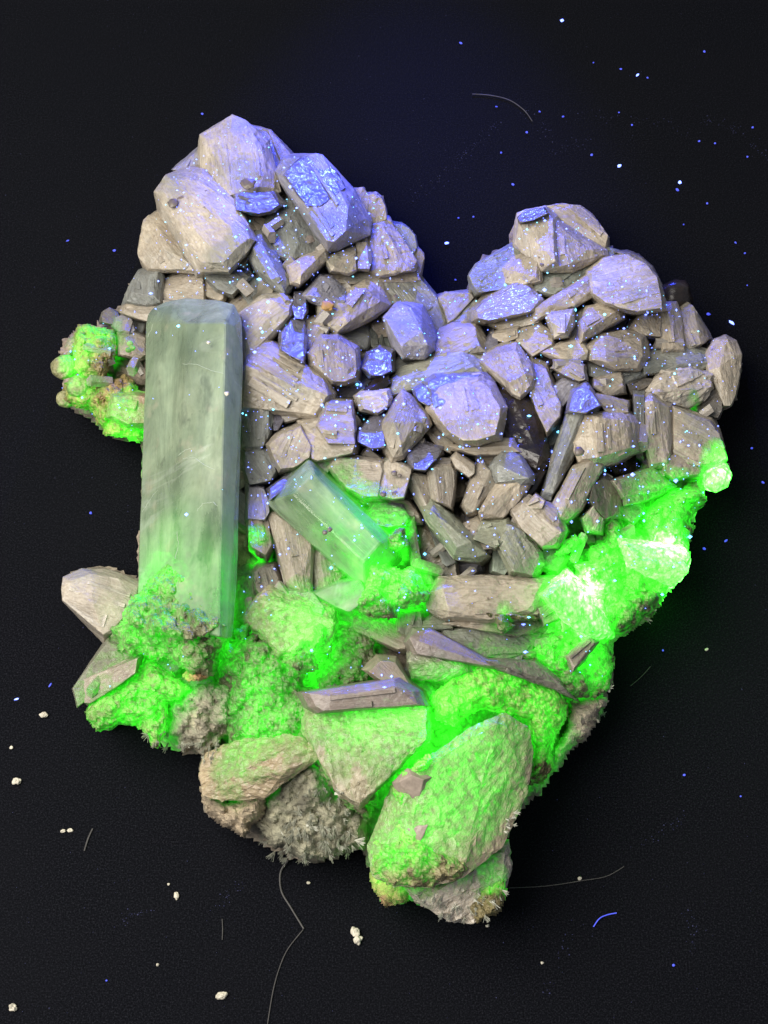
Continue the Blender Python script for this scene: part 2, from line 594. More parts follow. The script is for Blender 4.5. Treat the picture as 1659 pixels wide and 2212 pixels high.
def hull2(pts):
    pts = sorted(set((p[0], p[1]) for p in pts))
    def half(seq):
        h = []
        for p in seq:
            while len(h) > 1 and (h[-1][0] - h[-2][0]) * (p[1] - h[-2][1]) - (h[-1][1] - h[-2][1]) * (p[0] - h[-2][0]) <= 0:
                h.pop()
            h.append(p)
        return h
    a, b = half(pts), half(pts[::-1])
    return a[:-1] + b[:-1]


_seed = [0]


def K(fr_, txt, e=1.0, d=.9, name='crystal', mat='felds', col=(1, 1, 1), rough=1.0, coat=0.0, edge=.042, bev=.010, label=None,
      axis=None, clean=False, parent=None, shine=False, gl=1.0, ga=0.0, shrink=1.28, chip=1.0):
    pts = parse(fr_, txt)
    _seed[0] += 1
    if shine:
        pts = [(p[0], p[1], 0.0) for p in pts if not p[2]]
    P, xs = [], []
    auto = not any(p[2] for p in pts)
    mx, my, sc = sum(p[0] for p in pts) / len(pts), sum(p[1] for p in pts) / len(pts), (1.03 if auto else 1.01)
    pts = [(mx + (p[0] - mx) * sc, my + (p[1] - my) * sc, p[2]) for p in pts]
    for x, y, h in pts:
        P.append(U(x, y, H(x, y) + STEP * e + (.1 if mat == 'aqua' else .06) * h))
    cx, cy = sum(p[0] for p in pts) / len(pts), sum(p[1] for p in pts) / len(pts)
    xy = np.array([(p.x, p.y) for p in P])
    xy = xy - xy.mean(0)
    ev, evec = np.linalg.eigh(xy.T @ xy)
    ang = math.atan2(evec[1, 1], evec[0, 1]) if axis is None else axis
    if auto:                                     # blocky prism: one slanting cleavage face, or two faces meeting in a ridge
        rr = random.Random(_seed[0] * 7 + 1)
        hv = hull2(pts)
        v2 = np.array(hv)
        v2 = v2 - v2.mean(0)
        e2, q2 = np.linalg.eigh(v2.T @ v2 / len(v2))
        la, wa = math.sqrt(e2[1]) * 1.35, math.sqrt(max(e2[0], 1)) * 1.35
        ax_, ay_ = q2[0, 1], q2[1, 1]
        if shine:                                # a glossy cleavage face lying so that it mirrors the torch
            pc = U(cx, cy, H(cx, cy) + STEP * e + .16)
            hn = ((EYE - pc).normalized() + (TORCH - pc).normalized()).normalized() + Vector((rr.gauss(0, .04), rr.gauss(0, .04), 0))
            for x, y in hv:
                xx, yy = cx + (x - cx) * .9, cy + (y - cy) * .9
                z_ = pc.z
                for _ in range(5):
                    p_ = U(xx, yy, z_)
                    z_ = pc.z - (hn.x * (p_.x - pc.x) + hn.y * (p_.y - pc.y)) / hn.z
                P.append(U(xx, yy, z_))
        elif la > wa * 1.3 and rr.random() < .55:
            o_ = rr.uniform(-.45, .45) * wa
            up = wa / 145 * rr.uniform(.3, .6)
            for t_ in (-rr.uniform(.75, .95), rr.uniform(.75, .95)):
                xx, yy = cx + ax_ * la * t_ - ay_ * o_, cy + ay_ * la * t_ + ax_ * o_
                P.append(U(xx, yy, H(xx, yy) + STEP * e + up))
        else:
            tx, ty = rr.uniform(-.38, .38), rr.uniform(-.30, .38)
            k = rr.uniform(.91, .97)
            zs = [((x - cx) * tx + (y - cy) * ty) / 145 for x, y in hv]
            m_ = min(zs)
            for (x, y), z_ in zip(hv, zs):
                xx, yy = cx + (x - cx) * k, cy + (y - cy) * k
                P.append(U(xx, yy, H(xx, yy) + STEP * e + .04 + .07 * wa / 145 + (z_ - m_)))
    hl = hull2(pts)
    for x, y in hl:
        s0 = min(sd_at(x, y), 10)
        for sc_, dd in (((1.0 + (shrink - 1) * .5, .11), (shrink, d)) if shrink > 1 else ((.97, d * .35), (shrink, d))):
            while True:                          # widen downwards into the neighbours, but never past the rim of the specimen
                xx, yy = cx + (x - cx) * sc_, cy + (y - cy) * sc_
                if sc_ <= .98 or sd_at(xx, yy) >= s0 - 1:
                    break
                sc_ -= .04
            P.append(U(xx, yy, max(.04, H(xx, yy) + STEP * e - dd)))
    W, FF, gw, c = hull_mesh(P, ang, edge, rough, coat, bev, _seed[0], chip, clean, gl)
    gw = [g_ + ga for g_ in gw]
    if mat == 'felds' and not shine and coat == 0 and name == 'crystal' and edge < .09:
        for W2, F2, g2, _c in list(lamellae(hl, W, FF, ang, rough, edge, _seed[0], gl)):
            k0 = len(W)
            W, FF, gw = W + W2, FF + [[i + k0 for i in f] for f in F2], gw + g2
    Rl = Matrix.Rotation(-ang, 3, 'Z')
    me = bpy.data.meshes.new(name)
    me.from_pydata([tuple(Rl @ (p - c)) for p in W], [], FF)
    at = me.attributes.new('glow', 'FLOAT', 'POINT')
    at.data.foreach_set('value', np.array(gw, np.float32))
    if parent is None:
        o = link(name, me, M[mat], root, c, (0, 0, ang))
    else:
        o = link(name, me, M[mat])
        o.parent = parent
        o.matrix_parent_inverse = parent.matrix_basis.inverted()
        o.location, o.rotation_euler = c, (0, 0, ang)
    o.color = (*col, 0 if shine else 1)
    if label:
        o['label'] = label
    R = Matrix.Rotation(ang, 3, 'Z')
    remember([R @ v.co + c for v in me.vertices], [list(f.vertices) for f in me.polygons])
    return o


def L(fr_, txt, e=1.0, thick=.35, width=40, step=5, name='crust', mat='crust', col=(1, 1, 1), bub=1.0, rag=8, smooth=False, label=None,
      rough=1.0, base=None, slope=None, drop=.55):
    """crust or rock mass: a bulging, bubbly skin with its own rounded rim and underside"""
    pts = parse(fr_, txt)
    _seed[0] += 1
    off = Vector((_seed[0] * 2.3, 0, 0))
    x0, x1 = min(p[0] for p in pts) - 8, max(p[0] for p in pts) + 8
    y0, y1 = min(p[1] for p in pts) - 8, max(p[1] for p in pts) + 8
    nx, ny = int((x1 - x0) / step) + 1, int((y1 - y0) / step) + 1
    G = np.array([(x0 + i * step, y0 + j * step) for j in range(ny) for i in range(nx)])
    sd = poly_sd(pts, G)
    zv = {}
    V, F, g = [], [], []
    for k, (x, y) in enumerate(G):
        if sd[k] < -rag - step * 2:
            continue
        q = Vector((x / 145., y / 145., 0)) + off
        s = sd[k] + rag * fr(q, 5, 3)
        if s < 0:
            continue
        t = min(s / width, 1)
        z = (H(x, y) if base is None else base) + STEP * e + thick * (math.sqrt(max(0, 1 - (1 - t) ** 2)) - 1) + rough * .10 * fr(q, 1.5, 3)
        if slope:
            z += slope[0] * (x - pts[0][0]) / 145. + slope[1] * (y - pts[0][1]) / 145.
        f1 = noise.voronoi(q * 5.2)[0][0]
        f2 = noise.voronoi(q * 11.)[0][0]
        z += bub * (.10 * math.sqrt(max(0, 1 - (f1 / .72) ** 2)) + .045 * math.sqrt(max(0, 1 - (f2 / .72) ** 2)) - .06)
        z += bub * .05 * abs(noise.noise(q * 9)) - rough * .03 * fr(q, 7, 3)
        zv[k] = len(V)
        V.append(U(x + rnd.uniform(-.32, .32) * step, y + rnd.uniform(-.32, .32) * step, max(z, .06)))
    for j in range(ny - 1):
        for i in range(nx - 1):
            a = j * nx + i
            idx = (a, a + nx, a + nx + 1, a + 1)
            if all(q in zv for q in idx):
                F.append([zv[q] for q in idx])
    bm = bmesh.new()
    bv = [bm.verts.new(v) for v in V]
    for f in F:
        bm.faces.new([bv[i] for i in f])
    bmesh.ops.delete(bm, geom=[v for v in bm.verts if not v.link_faces], context='VERTS')
    rim = [e_ for e_ in bm.edges if len(e_.link_faces) == 1]
    cen = sum((v.co for v in bm.verts), Vector()) / max(len(bm.verts), 1)
    r = bmesh.ops.extrude_edge_only(bm, edges=rim)
    for v in [q for q in r['geom'] if isinstance(q, bmesh.types.BMVert)]:
        ray = (v.co - EYE).normalized()
        dz = min(drop, max(v.co.z - .03, 0.0))
        v.co = v.co + ray * (dz / -ray.z)
        v.co += (cen - v.co) * .06
    bmesh.ops.recalc_face_normals(bm, faces=bm.faces[:])
    if bm.faces and sum(f.normal.z for f in bm.faces) < 0:
        bmesh.ops.reverse_faces(bm, faces=bm.faces[:])
    for v in bm.verts:
        v.co -= cen
    me = bpy.data.meshes.new(name)
    bm.to_mesh(me)
    bm.free()
    a = me.attributes.new('glow', 'FLOAT', 'POINT')
    a.data.foreach_set('value', np.array([glow_at(v.co + cen) for v in me.vertices], np.float32))
    if smooth:
        me.polygons.foreach_set('use_smooth', [True] * len(me.polygons))
    o = link(name, me, M[mat], root, cen)
    o.color = (*col, 1)
    if label:
        o['label'] = label
    remember([v.co + cen for v in me.vertices], [list(f.vertices) for f in me.polygons])
    return o


def ball(fr_, x, y, r, e=1.0, name='bubble', squash=.8, mat='crust', col=(1, 1, 1), amp=.12, parent=None, sub=3, glow=None):
    """a rounded bead or grain; r in photo points"""
    x, y = conv(fr_, x, y)
    _seed[0] += 1
    R = r / 145.
    c = U(x, y, H(x, y) + STEP * e)
    bm = bmesh.new()
    bmesh.ops.create_icosphere(bm, subdivisions=sub, radius=R)
    off = Vector((_seed[0] * 1.7, 3, 1))
    for v in bm.verts:
        n = v.co.normalized()
        v.co *= 1 + amp * fr(n * 1.3 + off, 1, 3)
        v.co.z *= squash
    me = bpy.data.meshes.new(name)
    bm.to_mesh(me)
    bm.free()
    me.polygons.foreach_set('use_smooth', [True] * len(me.polygons))
    a = me.attributes.new('glow', 'FLOAT', 'POINT')
    a.data.foreach_set('value', np.array([glow_at(v.co + c) if glow is None else glow for v in me.vertices], np.float32))
    o = link(name, me, M[mat], root, c)
    if parent is not None:
        o.parent = parent
        o.matrix_parent_inverse = parent.matrix_basis.inverted()
    o.color = (*col, 1)
    return o


# ------------------------------------------------------------------ the black sheet
bm = bmesh.new()
bmesh.ops.create_grid(bm, x_segments=1, y_segments=1, size=60)
me = bpy.data.meshes.new('table_top')
bm.to_mesh(me)
bm.free()
tb = link('table_top', me, M['table'])
tb['kind'] = 'structure'

# ------------------------------------------------------------------ matrix under everything
CREAM, GREY, BLUE, TAN, DARK, PALE, GRN = (1.08, 1.0, .86), (.60, .66, .67), (.74, .76, .95), (.90, .84, .74), (.42, .40, .38), (1.18, 1.12, 1.02), (.66, .73, .58)
ins = ' '.join('%d,%d' % p for p in SIL)
L('V', ins, -.9, .7, 120, 9, 'matrix_rock', 'rock', (1.2, 1.1, 1.0), .4, 4, rough=2.0, drop=1.2)

# loose crystals that fill the mass between and beneath the big ones
NF = 0
tries = 0
while NF < 135 and tries < 4000:
    tries += 1
    x, y = rnd.uniform(150, 1590), rnd.uniform(280, 1500)
    if sd_at(x, y) < 40 or (300 < x < 520 and 660 < y < 1400):
        continue
    a = rnd.uniform(0, math.pi)
    ln, wd = min(rnd.uniform(34, 80), sd_at(x, y) * .85), rnd.uniform(16, 32)
    pts = []
    for k, (u, v) in enumerate([(-1, -.7), (-.8, -1), (.8, -1), (1, -.6), (1, .6), (.8, 1), (-.8, 1), (-1, .7)]):
        pts.append('%.1f,%.1f' % (x + math.cos(a) * u * ln - math.sin(a) * v * wd, y + math.sin(a) * u * ln + math.cos(a) * v * wd))
    c = rnd.choice([GREY, TAN, CREAM, GREY, BLUE])
    K('V', ' '.join(pts), rnd.uniform(-.4, .5), .9, 'crystal', 'felds', tuple(q * .85 for q in c), edge=.1, bev=.015)
    NF += 1

SV, SF = [], []
for k_ in range(640):                            # little crystals in the crevices, too small to pick apart: one part
    x, y = rnd.uniform(150, 1590), rnd.uniform(280, 1500)
    if sd_at(x, y) < 26 or (300 < x < 520 and 660 < y < 1400):
        continue
    ln, wd, hh = rnd.uniform(.08, .24), rnd.uniform(.05, .11), rnd.uniform(.05, .12)
    up_ = rnd.uniform(-.5, .35) if k_ < 420 else rnd.uniform(.9, 1.75)
    R_ = Matrix.Rotation(rnd.uniform(0, 6.3), 3, 'Z') @ Matrix.Rotation(rnd.uniform(-.6, .6), 3, 'Y') @ Matrix.Rotation(rnd.uniform(-.6, .6), 3, 'X')
    c_ = U(x, y, H(x, y) + STEP * up_)
    i0 = len(SV)
    for u, v in ((-1, 0), (1, 0)):
        for q in range(6):
            an = q * math.pi / 3 + .3
            SV.append(c_ + R_ @ Vector((u * ln * (1 if q % 3 else .85), math.cos(an) * wd, math.sin(an) * hh)))
    SF.append([i0 + q for q in range(6)][::-1])
    SF.append([i0 + 6 + q for q in range(6)])
    for q in range(6):
        SF.append([i0 + q, i0 + (q + 1) % 6, i0 + 6 + (q + 1) % 6, i0 + 6 + q])
me = bpy.data.meshes.new('small_crystals')
me.from_pydata([tuple(v) for v in SV], [], SF)
at_ = me.attributes.new('glow', 'FLOAT', 'POINT')
at_.data.foreach_set('value', np.array([glow_at(v) for v in SV], np.float32))
so = link('small_crystals', me, M['felds'], root)
so['kind'] = 'stuff'
so.color = (.52, .50, .47, 1)
remember(SV, SF)

# ------------------------------------------------------------------ crystals of the upper left lobe
K('R1', '595,270 860,110 960,150 1010,195 1140,330 1215,700 1150,740 850,770 760,740 640,560 665,320,2 850,245,2.6 1000,370,2.6 1095,370,2 1130,560,2 1080,690,2.4 840,760,2 740,680,2', 2, 1.1, col=PALE, axis=-1.45)
K('R1', '1010,195 1080,205 1180,235 1250,320 1310,390 1350,440 1270,520 1230,650 1100,400', .6, .8, col=TAN)
K('R1', '370,555 605,375 650,600 520,600 440,580', .3, .8, col=BLUE)
K('R1', '225,740 320,600 540,585 620,600 730,700 870,850 1000,1110 930,1190 800,1330 575,1340 470,1180 330,960 300,740,2 350,625,2 520,640,2.4 600,650,2 850,1050,2.2 890,1190,2 780,1310,2 600,1310,2 400,1000,2', 2.6, 1.0, col=PALE, axis=-.95)
K('R1', '135,975 180,935 290,925 360,1040 440,1200 560,1350 540,1380 380,1370 180,1360 110,1290 88,1240 105,1100 250,1030,3 300,1200,3 400,1250,2.4', 1.2, .9, col=CREAM)
K('S5', '600,270 780,245 960,240 1000,390 940,480 880,700 960,800 720,840 410,780 395,640 440,560 520,390 640,340,2 900,330,2 860,690,2 480,620,2', .9, .9, col=GREY)
K('S5', '420,770 950,780 830,1000 760,1100 600,1080 440,1030 330,960', .6, .8, col=TAN)
K('S5', '1020,400 1380,300 1560,280 1640,330 1659,760 1020,800 980,560', .4, .8, col=TAN)
K('S5', '240,1040 330,1010 480,1080 540,1240 540,1300 330,1310 200,1180', 1.0, .6, col=BLUE)
K('S5', '290,1320 540,1290 700,1380 760,1659 640,1700 300,1640', 1.0, .7, col=TAN)
K('S5', '0,960 130,880 270,960 240,1040 330,1100 200,1160 0,1110', .3, .6, col=DARK)
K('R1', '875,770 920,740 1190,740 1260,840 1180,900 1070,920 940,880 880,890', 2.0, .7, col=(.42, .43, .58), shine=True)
K('R1', '900,900 1000,890 1130,960 1120,1060 1000,1050 930,990', .9, .6, col=TAN)
K('R1', '1130,980 1160,890 1350,810 1420,860 1560,1060 1620,1190 1500,1230 1340,1290 1200,1240 1140,1100 1200,1000,2.5 1330,950,2.8 1400,1150,2.5', 1.1, .9, col=GREY)
K('R1', '1000,1110 1100,1080 1210,1250 1330,1480 1280,1560 1180,1500 1060,1380 990,1260 1030,1200,2.5 1100,1150,2.7 1240,1430,2.5 1170,1450,2.5', 1.6, .8, col=GREY, axis=-.95)
K('R1', '600,1350 750,1340 860,1300 1010,1430 940,1480 860,1580 740,1540 650,1450', .6, .8, col=GREY)
K('R1', '850,1190 1000,1120 1000,1260 960,1350 860,1320', 1.0, .7, col=TAN)
K('S1', '120,230 330,60 520,50 608,105 605,230 440,430 200,660 160,700 150,330 170,400,1.6 440,85,2.2 590,140,1.2 580,230,1.4 210,600,1.4', 1.7, .9, col=PALE, axis=.72)
K('S1', '150,520 330,470 420,520 230,640 220,880 150,890', 1.0, .8, col=TAN)
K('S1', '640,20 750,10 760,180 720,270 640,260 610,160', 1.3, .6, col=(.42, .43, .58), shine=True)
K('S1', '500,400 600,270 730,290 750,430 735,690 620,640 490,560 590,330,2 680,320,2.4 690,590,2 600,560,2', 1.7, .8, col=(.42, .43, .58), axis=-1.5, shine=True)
K('S1', '740,270 900,240 930,330 930,390 760,570 735,500', 1.3, .7, col=TAN)
K('R2', '20,290 90,200 170,140 300,115 350,125 500,290 610,405 700,640 690,740 540,790 460,850 390,860 330,760 210,560 60,380 70,260,1.4 180,160,.6 290,135,.2 470,330,2.2 560,560,4.6 540,740,5 450,830,4.4 385,820,4.2 335,740,4.2', 2.8, 1.1, col=BLUE, axis=-.98, rough=.7)
K('R2', '28,290 92,203 172,143 300,118 352,130 500,292 560,400 340,560 215,558', 2.72, .4, col=(.36, .37, .5), shine=True, shrink=.95)
K('R2', '490,470 600,405 690,400 720,450 710,720 560,760 520,640', 1.9, .8, col=CREAM)
K('R2', '640,470 800,430 850,480 875,600 880,650 720,740 680,620', 1.6, .9, col=CREAM, rough=1.4)
K('R2', '690,700 900,640 980,790 1060,930 1110,990 1090,1040 820,1100 750,1060 720,860', 1.7, .9, col=CREAM, rough=1.4)
K('R2', '930,690 1000,685 1060,720 1110,780 1130,880 1090,950 1060,930 970,790', 1.0, .8, col=GREY)
K('R2', '1070,880 1130,880 1180,930 1185,970 1150,1010 1160,1090 1130,1140 1040,1090', .8, .8, col=TAN)
K('R2', '390,990 440,940 560,890 610,880 630,900 620,1060 560,1090 430,1070', 2.2, .7, col=CREAM)
K('R2', '630,840 700,830 750,900 760,980 730,1060 640,1050', 2.2, .6, col=TAN)
K('R2', '80,1030 190,960 380,880 400,920 390,990 260,1060 170,1180 110,1160 170,1000,2 370,910,2 180,1100,2', 2.1, .7, col=CREAM, axis=.5)
K('R2', '430,1110 560,1080 800,1100 1060,1080 1150,1140 1100,1165 900,1170 560,1180 480,1170', 1.2, .7, col=CREAM)
K('R2', '210,1270 340,1120 430,1130 540,1240 560,1320 480,1400 330,1350 240,1300', 1.7, .7, col=BLUE)
big = K('R2', '340,1350 450,1290 560,1230 700,1150 820,1160 900,1340 860,1380 700,1480 560,1545 480,1565 410,1520 350,1420 480,1330,2.5 700,1220,3 820,1320,2.6 560,1490,2.4', 1.5, 1.0, col=CREAM)
ball('R2', 398, 1352, 13, 2.15, 'ochre_grain', .3, 'ochre', parent=big, amp=.4)
K('R2', '830,1170 1060,1130 1150,1130 1280,1270 1370,1480 1340,1560 1200,1560 1150,1380 960,1350 890,1290', .5, .8, col=(.7, .74, .7))
K('R2', '1300,1290 1360,1245 1560,1245 1590,1290 1500,1370 1420,1470 1380,1490 1340,1400', .8, .8, col=(.8, .78, .74))
K('R2', '1410,1480 1500,1370 1600,1300 1590,1400 1580,1470', .9, .6, col=GREY)

# ------------------------------------------------------------------ heart of the cluster
K('R4', '590,105 680,10 770,10 850,30 935,230 925,310 860,370 720,370 660,290 640,120,.5 770,20,2 850,190,6 890,290,4 700,300,3', 2.4, 1.0, col=BLUE, axis=-1.0)
K('R4', '850,40 1030,30 1040,110 970,200 930,220', .3, .8, col=DARK)
K('R4', '470,180 560,60 640,60 590,130 640,300 620,420 480,300', -.2, .7, col=(.4, .45, .42))
K('R4', '930,330 990,190 1080,140 1240,135 1300,260 1310,340 1140,370 940,370 1010,230,2 1100,160,2.4 1230,160,2.4 1270,300,2', 1.8, .9, col=TAN)
K('R4', '640,540 740,450 920,370 1120,310 1200,340 1290,420 1290,490 950,530 800,560 700,620 620,660 700,550,2 1130,350,3 1230,450,2 900,500,2', 1.7, .9, col=(.85, .9, .8), axis=.38)
K('R4', '1290,420 1390,310 1540,290 1640,440 1659,520 1640,590 1560,670 1500,640 1400,520 1420,350,2.4 1530,330,2.4 1600,500,2.4 1480,560,2.2', 2.1, 1.0, col=TAN)
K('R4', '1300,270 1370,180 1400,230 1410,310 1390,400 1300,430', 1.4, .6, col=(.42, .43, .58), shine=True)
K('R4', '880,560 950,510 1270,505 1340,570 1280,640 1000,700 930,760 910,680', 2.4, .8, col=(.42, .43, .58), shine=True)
K('R4', '920,760 960,600 1050,560 1260,530 1350,600 1430,750 1420,830 1390,950 1250,990 1150,990 1050,930 980,850', 2.7, 1.1, col=CREAM)
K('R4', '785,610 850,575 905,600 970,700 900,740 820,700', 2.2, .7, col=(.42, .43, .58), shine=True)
K('R4', '430,620 520,530 600,515 615,570 560,640 520,640', 2.0, .6, 'smoky_crystal', 'smoky', edge=.07)
K('R4', '385,670 440,630 600,620 620,680 610,740 530,790 420,760', 2.4, .7, col=PALE)
K('R4', '570,860 640,740 710,650 780,700 870,790 895,870 780,990 720,1090 640,1110 590,1030 640,830,2.6 720,700,2 820,850,2 700,1010,2.4', 2.6, .9, col=TAN, axis=1.3)
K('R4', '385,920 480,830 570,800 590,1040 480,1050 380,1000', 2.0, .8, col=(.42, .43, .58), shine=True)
K('R4', '40,360 130,240 240,240 370,320 385,470 370,530 290,560 200,560 60,440', 2.0, 1.0, col=TAN, axis=-1.45)
K('R4', '420,460 460,360 540,320 640,340 640,480 560,520 480,520', 1.8, .8, col=(.42, .43, .58), shine=True)
K('R4', '620,430 700,350 860,370 920,330 900,380 740,450 680,490', .9, .7, col=GREY)
K('R4', '730,1100 780,980 850,1020 990,1040 990,1090 900,1130 880,1210 790,1200', 1.9, .7, col=(.42, .43, .58), shine=True)
K('R4', '870,920 960,870 1090,990 1060,1080 960,1030', 1.2, .7, col=TAN)
K('R4', '1060,1020 1200,1000 1400,970 1500,970 1560,1070 1400,1090 1250,1090 1100,1060', 1.9, .8, col=CREAM)
K('R4', '1250,1080 1400,1080 1560,1060 1450,1130 1360,1200', .9, .7, col=TAN)
K('R4', '190,1190 230,1100 560,1140 570,1210 540,1400 430,1400 300,1330 250,1270', 2.1, .8, col=PALE, axis=0)
hol = K('R4', '540,1180 620,1110 700,1160 780,1190 740,1300 720,1400 640,1410 540,1390', 2.0, .8, col=PALE)
for x, y, r in ((660, 1380, 9), (570, 1375, 6), (650, 1225, 6), (690, 1240, 4)):
    ball('R4', x, y, r, 2.75, 'pit_grain', .4, 'dark', parent=hol, sub=2, amp=.4)
K('R4', '730,1280 790,1230 880,1250 930,1420 850,1490 800,1400', 1.9, .8, col=TAN)
K('R4', '905,1170 1060,1160 1090,1220 1080,1370 1060,1460 920,1400 900,1290', 2.2, .8, col=TAN, axis=-1.5)
K('R4', '900,1130 960,1110 1070,1110 1060,1160 920,1160', 1.9, .6, col=DARK)
K('R4', '1060,1120 1110,1080 1230,1160 1220,1220 1190,1250 1100,1190', 2.2, .7, col=TAN)
K('R4', '1190,1380 1230,1210 1280,1160 1370,1240 1380,1310 1250,1500 1190,1500 1150,1440', 2.0, .8, col=TAN, axis=1.1)
K('R4', '1360,1180 1440,1080 1560,1100 1650,1230 1640,1290 1560,1300 1400,1290', 2.4, .8, col=GREY)
K('R4', '1390,1290 1640,1280 1560,1420 1440,1540 1300,1550 1290,1480', 2.1, .9, col=CREAM, axis=1.0)
K('R6', '110,380 150,430 270,430 340,530 390,700 400,800 330,860 230,800 90,670 60,660', 1.6, .9, 'smoky_crystal', 'smoky', label='dark brown smoky quartz crystal')
K('R6', '200,850 330,840 400,870 340,990 240,1090 190,1060', 1.1, .8, 'smoky_crystal', 'smoky')
K('R4', '860,1480 930,1430 1000,1470 1100,1600 1250,1700 1310,1800 1240,1843 1080,1820 990,1690 900,1580 930,1500,2 1200,1720,2.4 1100,1760,2', 2.2, .9, col=GRN, axis=-.85)
K('R4', '1100,1640 1260,1550 1390,1700 1380,1770 1290,1780 1200,1720', 1.7, .8, col=CREAM)
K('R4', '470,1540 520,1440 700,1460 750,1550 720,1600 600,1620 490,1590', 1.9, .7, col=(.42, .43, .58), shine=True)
K('R4', '380,1420 540,1400 750,1420 800,1500 830,1580 760,1580 700,1470 500,1450', 1.3, .7, col=TAN)
K('R8', '1360,490 1440,500 1640,740 1480,790 1400,760', .5, .8, col=(.75, .68, .55), axis=.9)
K('R8', '1290,490 1350,440 1390,720 1390,790 1330,770', 1.8, .7, col=GRN)
K('R8', '1480,780 1640,720 1659,860 1540,900 1500,950 1480,860', .7, .8, col=TAN)
K('R8', '1400,780 1450,790 1490,920 1430,920 1390,850', 1.3, .7, col=GRN)
K('R8', '1240,1140 1390,1120 1420,1240 1330,1330 1230,1260', .9, .7, col=GRN)
K('S1', '150,900 230,650 340,540 440,530 500,600 640,680 800,790 900,830 960,960 960,1010 820,1180 640,1160 480,1140 280,1060 140,1110', 2.1, 1.0, col=TAN, axis=-.55)
K('S1', '130,1120 280,1060 430,1140 430,1250 380,1420 300,1520 140,1500', 1.5, .8, col=GREY)
K('S1', '430,1180 530,1160 540,1240 480,1340 430,1350', 1.1, .5, col=(.42, .43, .58), shine=True)
K('S1', '380,1480 500,1370 700,1290 800,1480 790,1600 640,1700 500,1720 430,1600', 1.9, .8, col=TAN)
K('S1', '700,1280 920,1210 960,1450 1230,1480 1210,1560 1000,1560 860,1640 800,1620 790,1500', 1.9, .8, col=TAN)
K('S1', '950,1070 1180,1080 1215,1240 1205,1380 1230,1480 960,1470 850,1300 920,1200', 2.2, .8, col=TAN, axis=-.1)
K('S1', '150,1540 380,1500 440,1640 460,1740 400,1830 200,1870 140,1700', 1.1, .8, col=GREY)
K('S1', '190,1880 340,1900 380,1990 400,2130 350,2212 180,2200', 1.5, .7, col=BLUE)
K('S1', '390,1900 650,1720 680,1760 560,1900 400,2020', 1.7, .6, col=(.42, .43, .58), shine=True)
K('S1', '840,1650 1010,1560 1040,1580 960,1760 900,1720', 1.6, .6, col=GREY)
K('R8', '140,300 250,270 290,430 320,640 270,720 160,650 140,500', 1.2, .8, col=TAN)
K('R8', '290,440 400,420 470,510 600,600 590,980 520,970 420,900 400,640', 1.7, .8, col=TAN, axis=-1.4)
K('R8', '590,590 760,720 830,850 760,900 620,960 600,900', 1.1, .8, col=GRN)
K('R8', '170,830 220,790 330,780 370,880 370,960 220,1000 190,960', 1.1, .7, col=TAN)
K('R8', '70,860 170,880 220,1000 230,1060 150,1160 70,1230', .8, .7, col=(.55, .6, .5))
K('R8', '230,1010 330,950 620,980 700,1080 690,1180 400,1060 250,1060', 1.3, .7, col=GREY)
# ------------------------------------------------------------------ upper right lobe
K('R3', '385,170 395,125 440,105 550,85 600,150 620,400 520,420 480,330 380,290 410,190,2.4 590,165,3 600,380,3 500,320,2.4', 2.2, 1.1, col=PALE, axis=-1.5)
K('R3', '395,145 440,108 545,90 570,125 480,165 405,178', 2.6, .5, col=(.42, .43, .58), shine=True, shrink=.95)
K('R3', '590,150 660,190 740,250 860,320 870,350 700,430 560,430 540,300 620,190,2.4 780,320,2.4 680,400,2.4', 2.0, .9, col=CREAM)
K('R3', '550,90 640,75 740,85 800,130 815,190 850,200 880,250 870,310 740,250 640,170', 1.5, .9, col=CREAM, rough=1.3)
K('R3', '130,465 170,400 260,350 380,300 480,330 470,380 400,480 340,540 180,560 150,520', 1.0, .8, col=(.72, .8, .74))
K('R3', '320,420 380,370 520,310 530,390 520,490 420,520 330,500 340,430,2 510,340,2.4 500,470,2', 1.9, .8, col=CREAM)
K('R3', '520,430 700,400 870,310 950,330 760,480 600,560 450,540', 1.3, .9, col=(.66, .74, .7))
K('R3', '800,450 880,390 1000,350 1100,400 1160,470 1170,580 1190,640 1050,660 960,640 880,610 810,560', 2.2, 1.1, col=PALE, axis=.3)
K('R3', '940,338 1000,330 1060,350 1130,410 1155,455 1130,460 1000,375', 2.0, .8, col=DARK)
K('R3', '500,640 620,560 760,470 840,440 850,560 700,630 580,660 510,700 560,630,2 760,500,2.4 800,540,2', 2.0, .9, col=CREAM, axis=.5)
K('R3', '740,720 780,640 860,620 960,640 960,700 840,770 750,820', 2.0, .8, col=CREAM, axis=.5)
K('R3', '555,690 580,655 700,650 700,730 670,790 600,800 570,700,2 690,670,2 660,770,2', 2.1, .7, col=PALE)
K('R3', '160,650 250,560 390,500 450,520 510,600 480,660 400,640 230,715 170,700 260,590,2.4 400,530,2.4 450,610,2', 2.0, .8, col=TAN, axis=.5, shine=True)
K('R3', '230,715 400,640 500,640 510,720 440,740 320,760', 1.5, .7, col=CREAM)
K('R3', '260,770 330,750 400,740 400,800 330,830 260,810', 1.8, .6, col=CREAM)
K('R3', '385,760 520,730 590,790 590,850 480,900 400,830', 1.5, .8, col=TAN)
K('R3', '690,700 760,640 760,760 740,830 680,800', 1.2, .7, col=TAN)
K('R3', '1020,750 1090,640 1190,640 1200,720 1180,800 1070,790', 1.3, .8, col=TAN, axis=-1.4)
K('R3', '1180,640 1200,620 1260,620 1290,690 1300,860 1190,860 1170,760', 1.6, .8, col=CREAM, axis=-1.5)
K('R3', '1290,650 1320,620 1370,680 1430,760 1440,800 1330,860 1290,840', 1.2, .8, col=TAN, axis=-1.2)
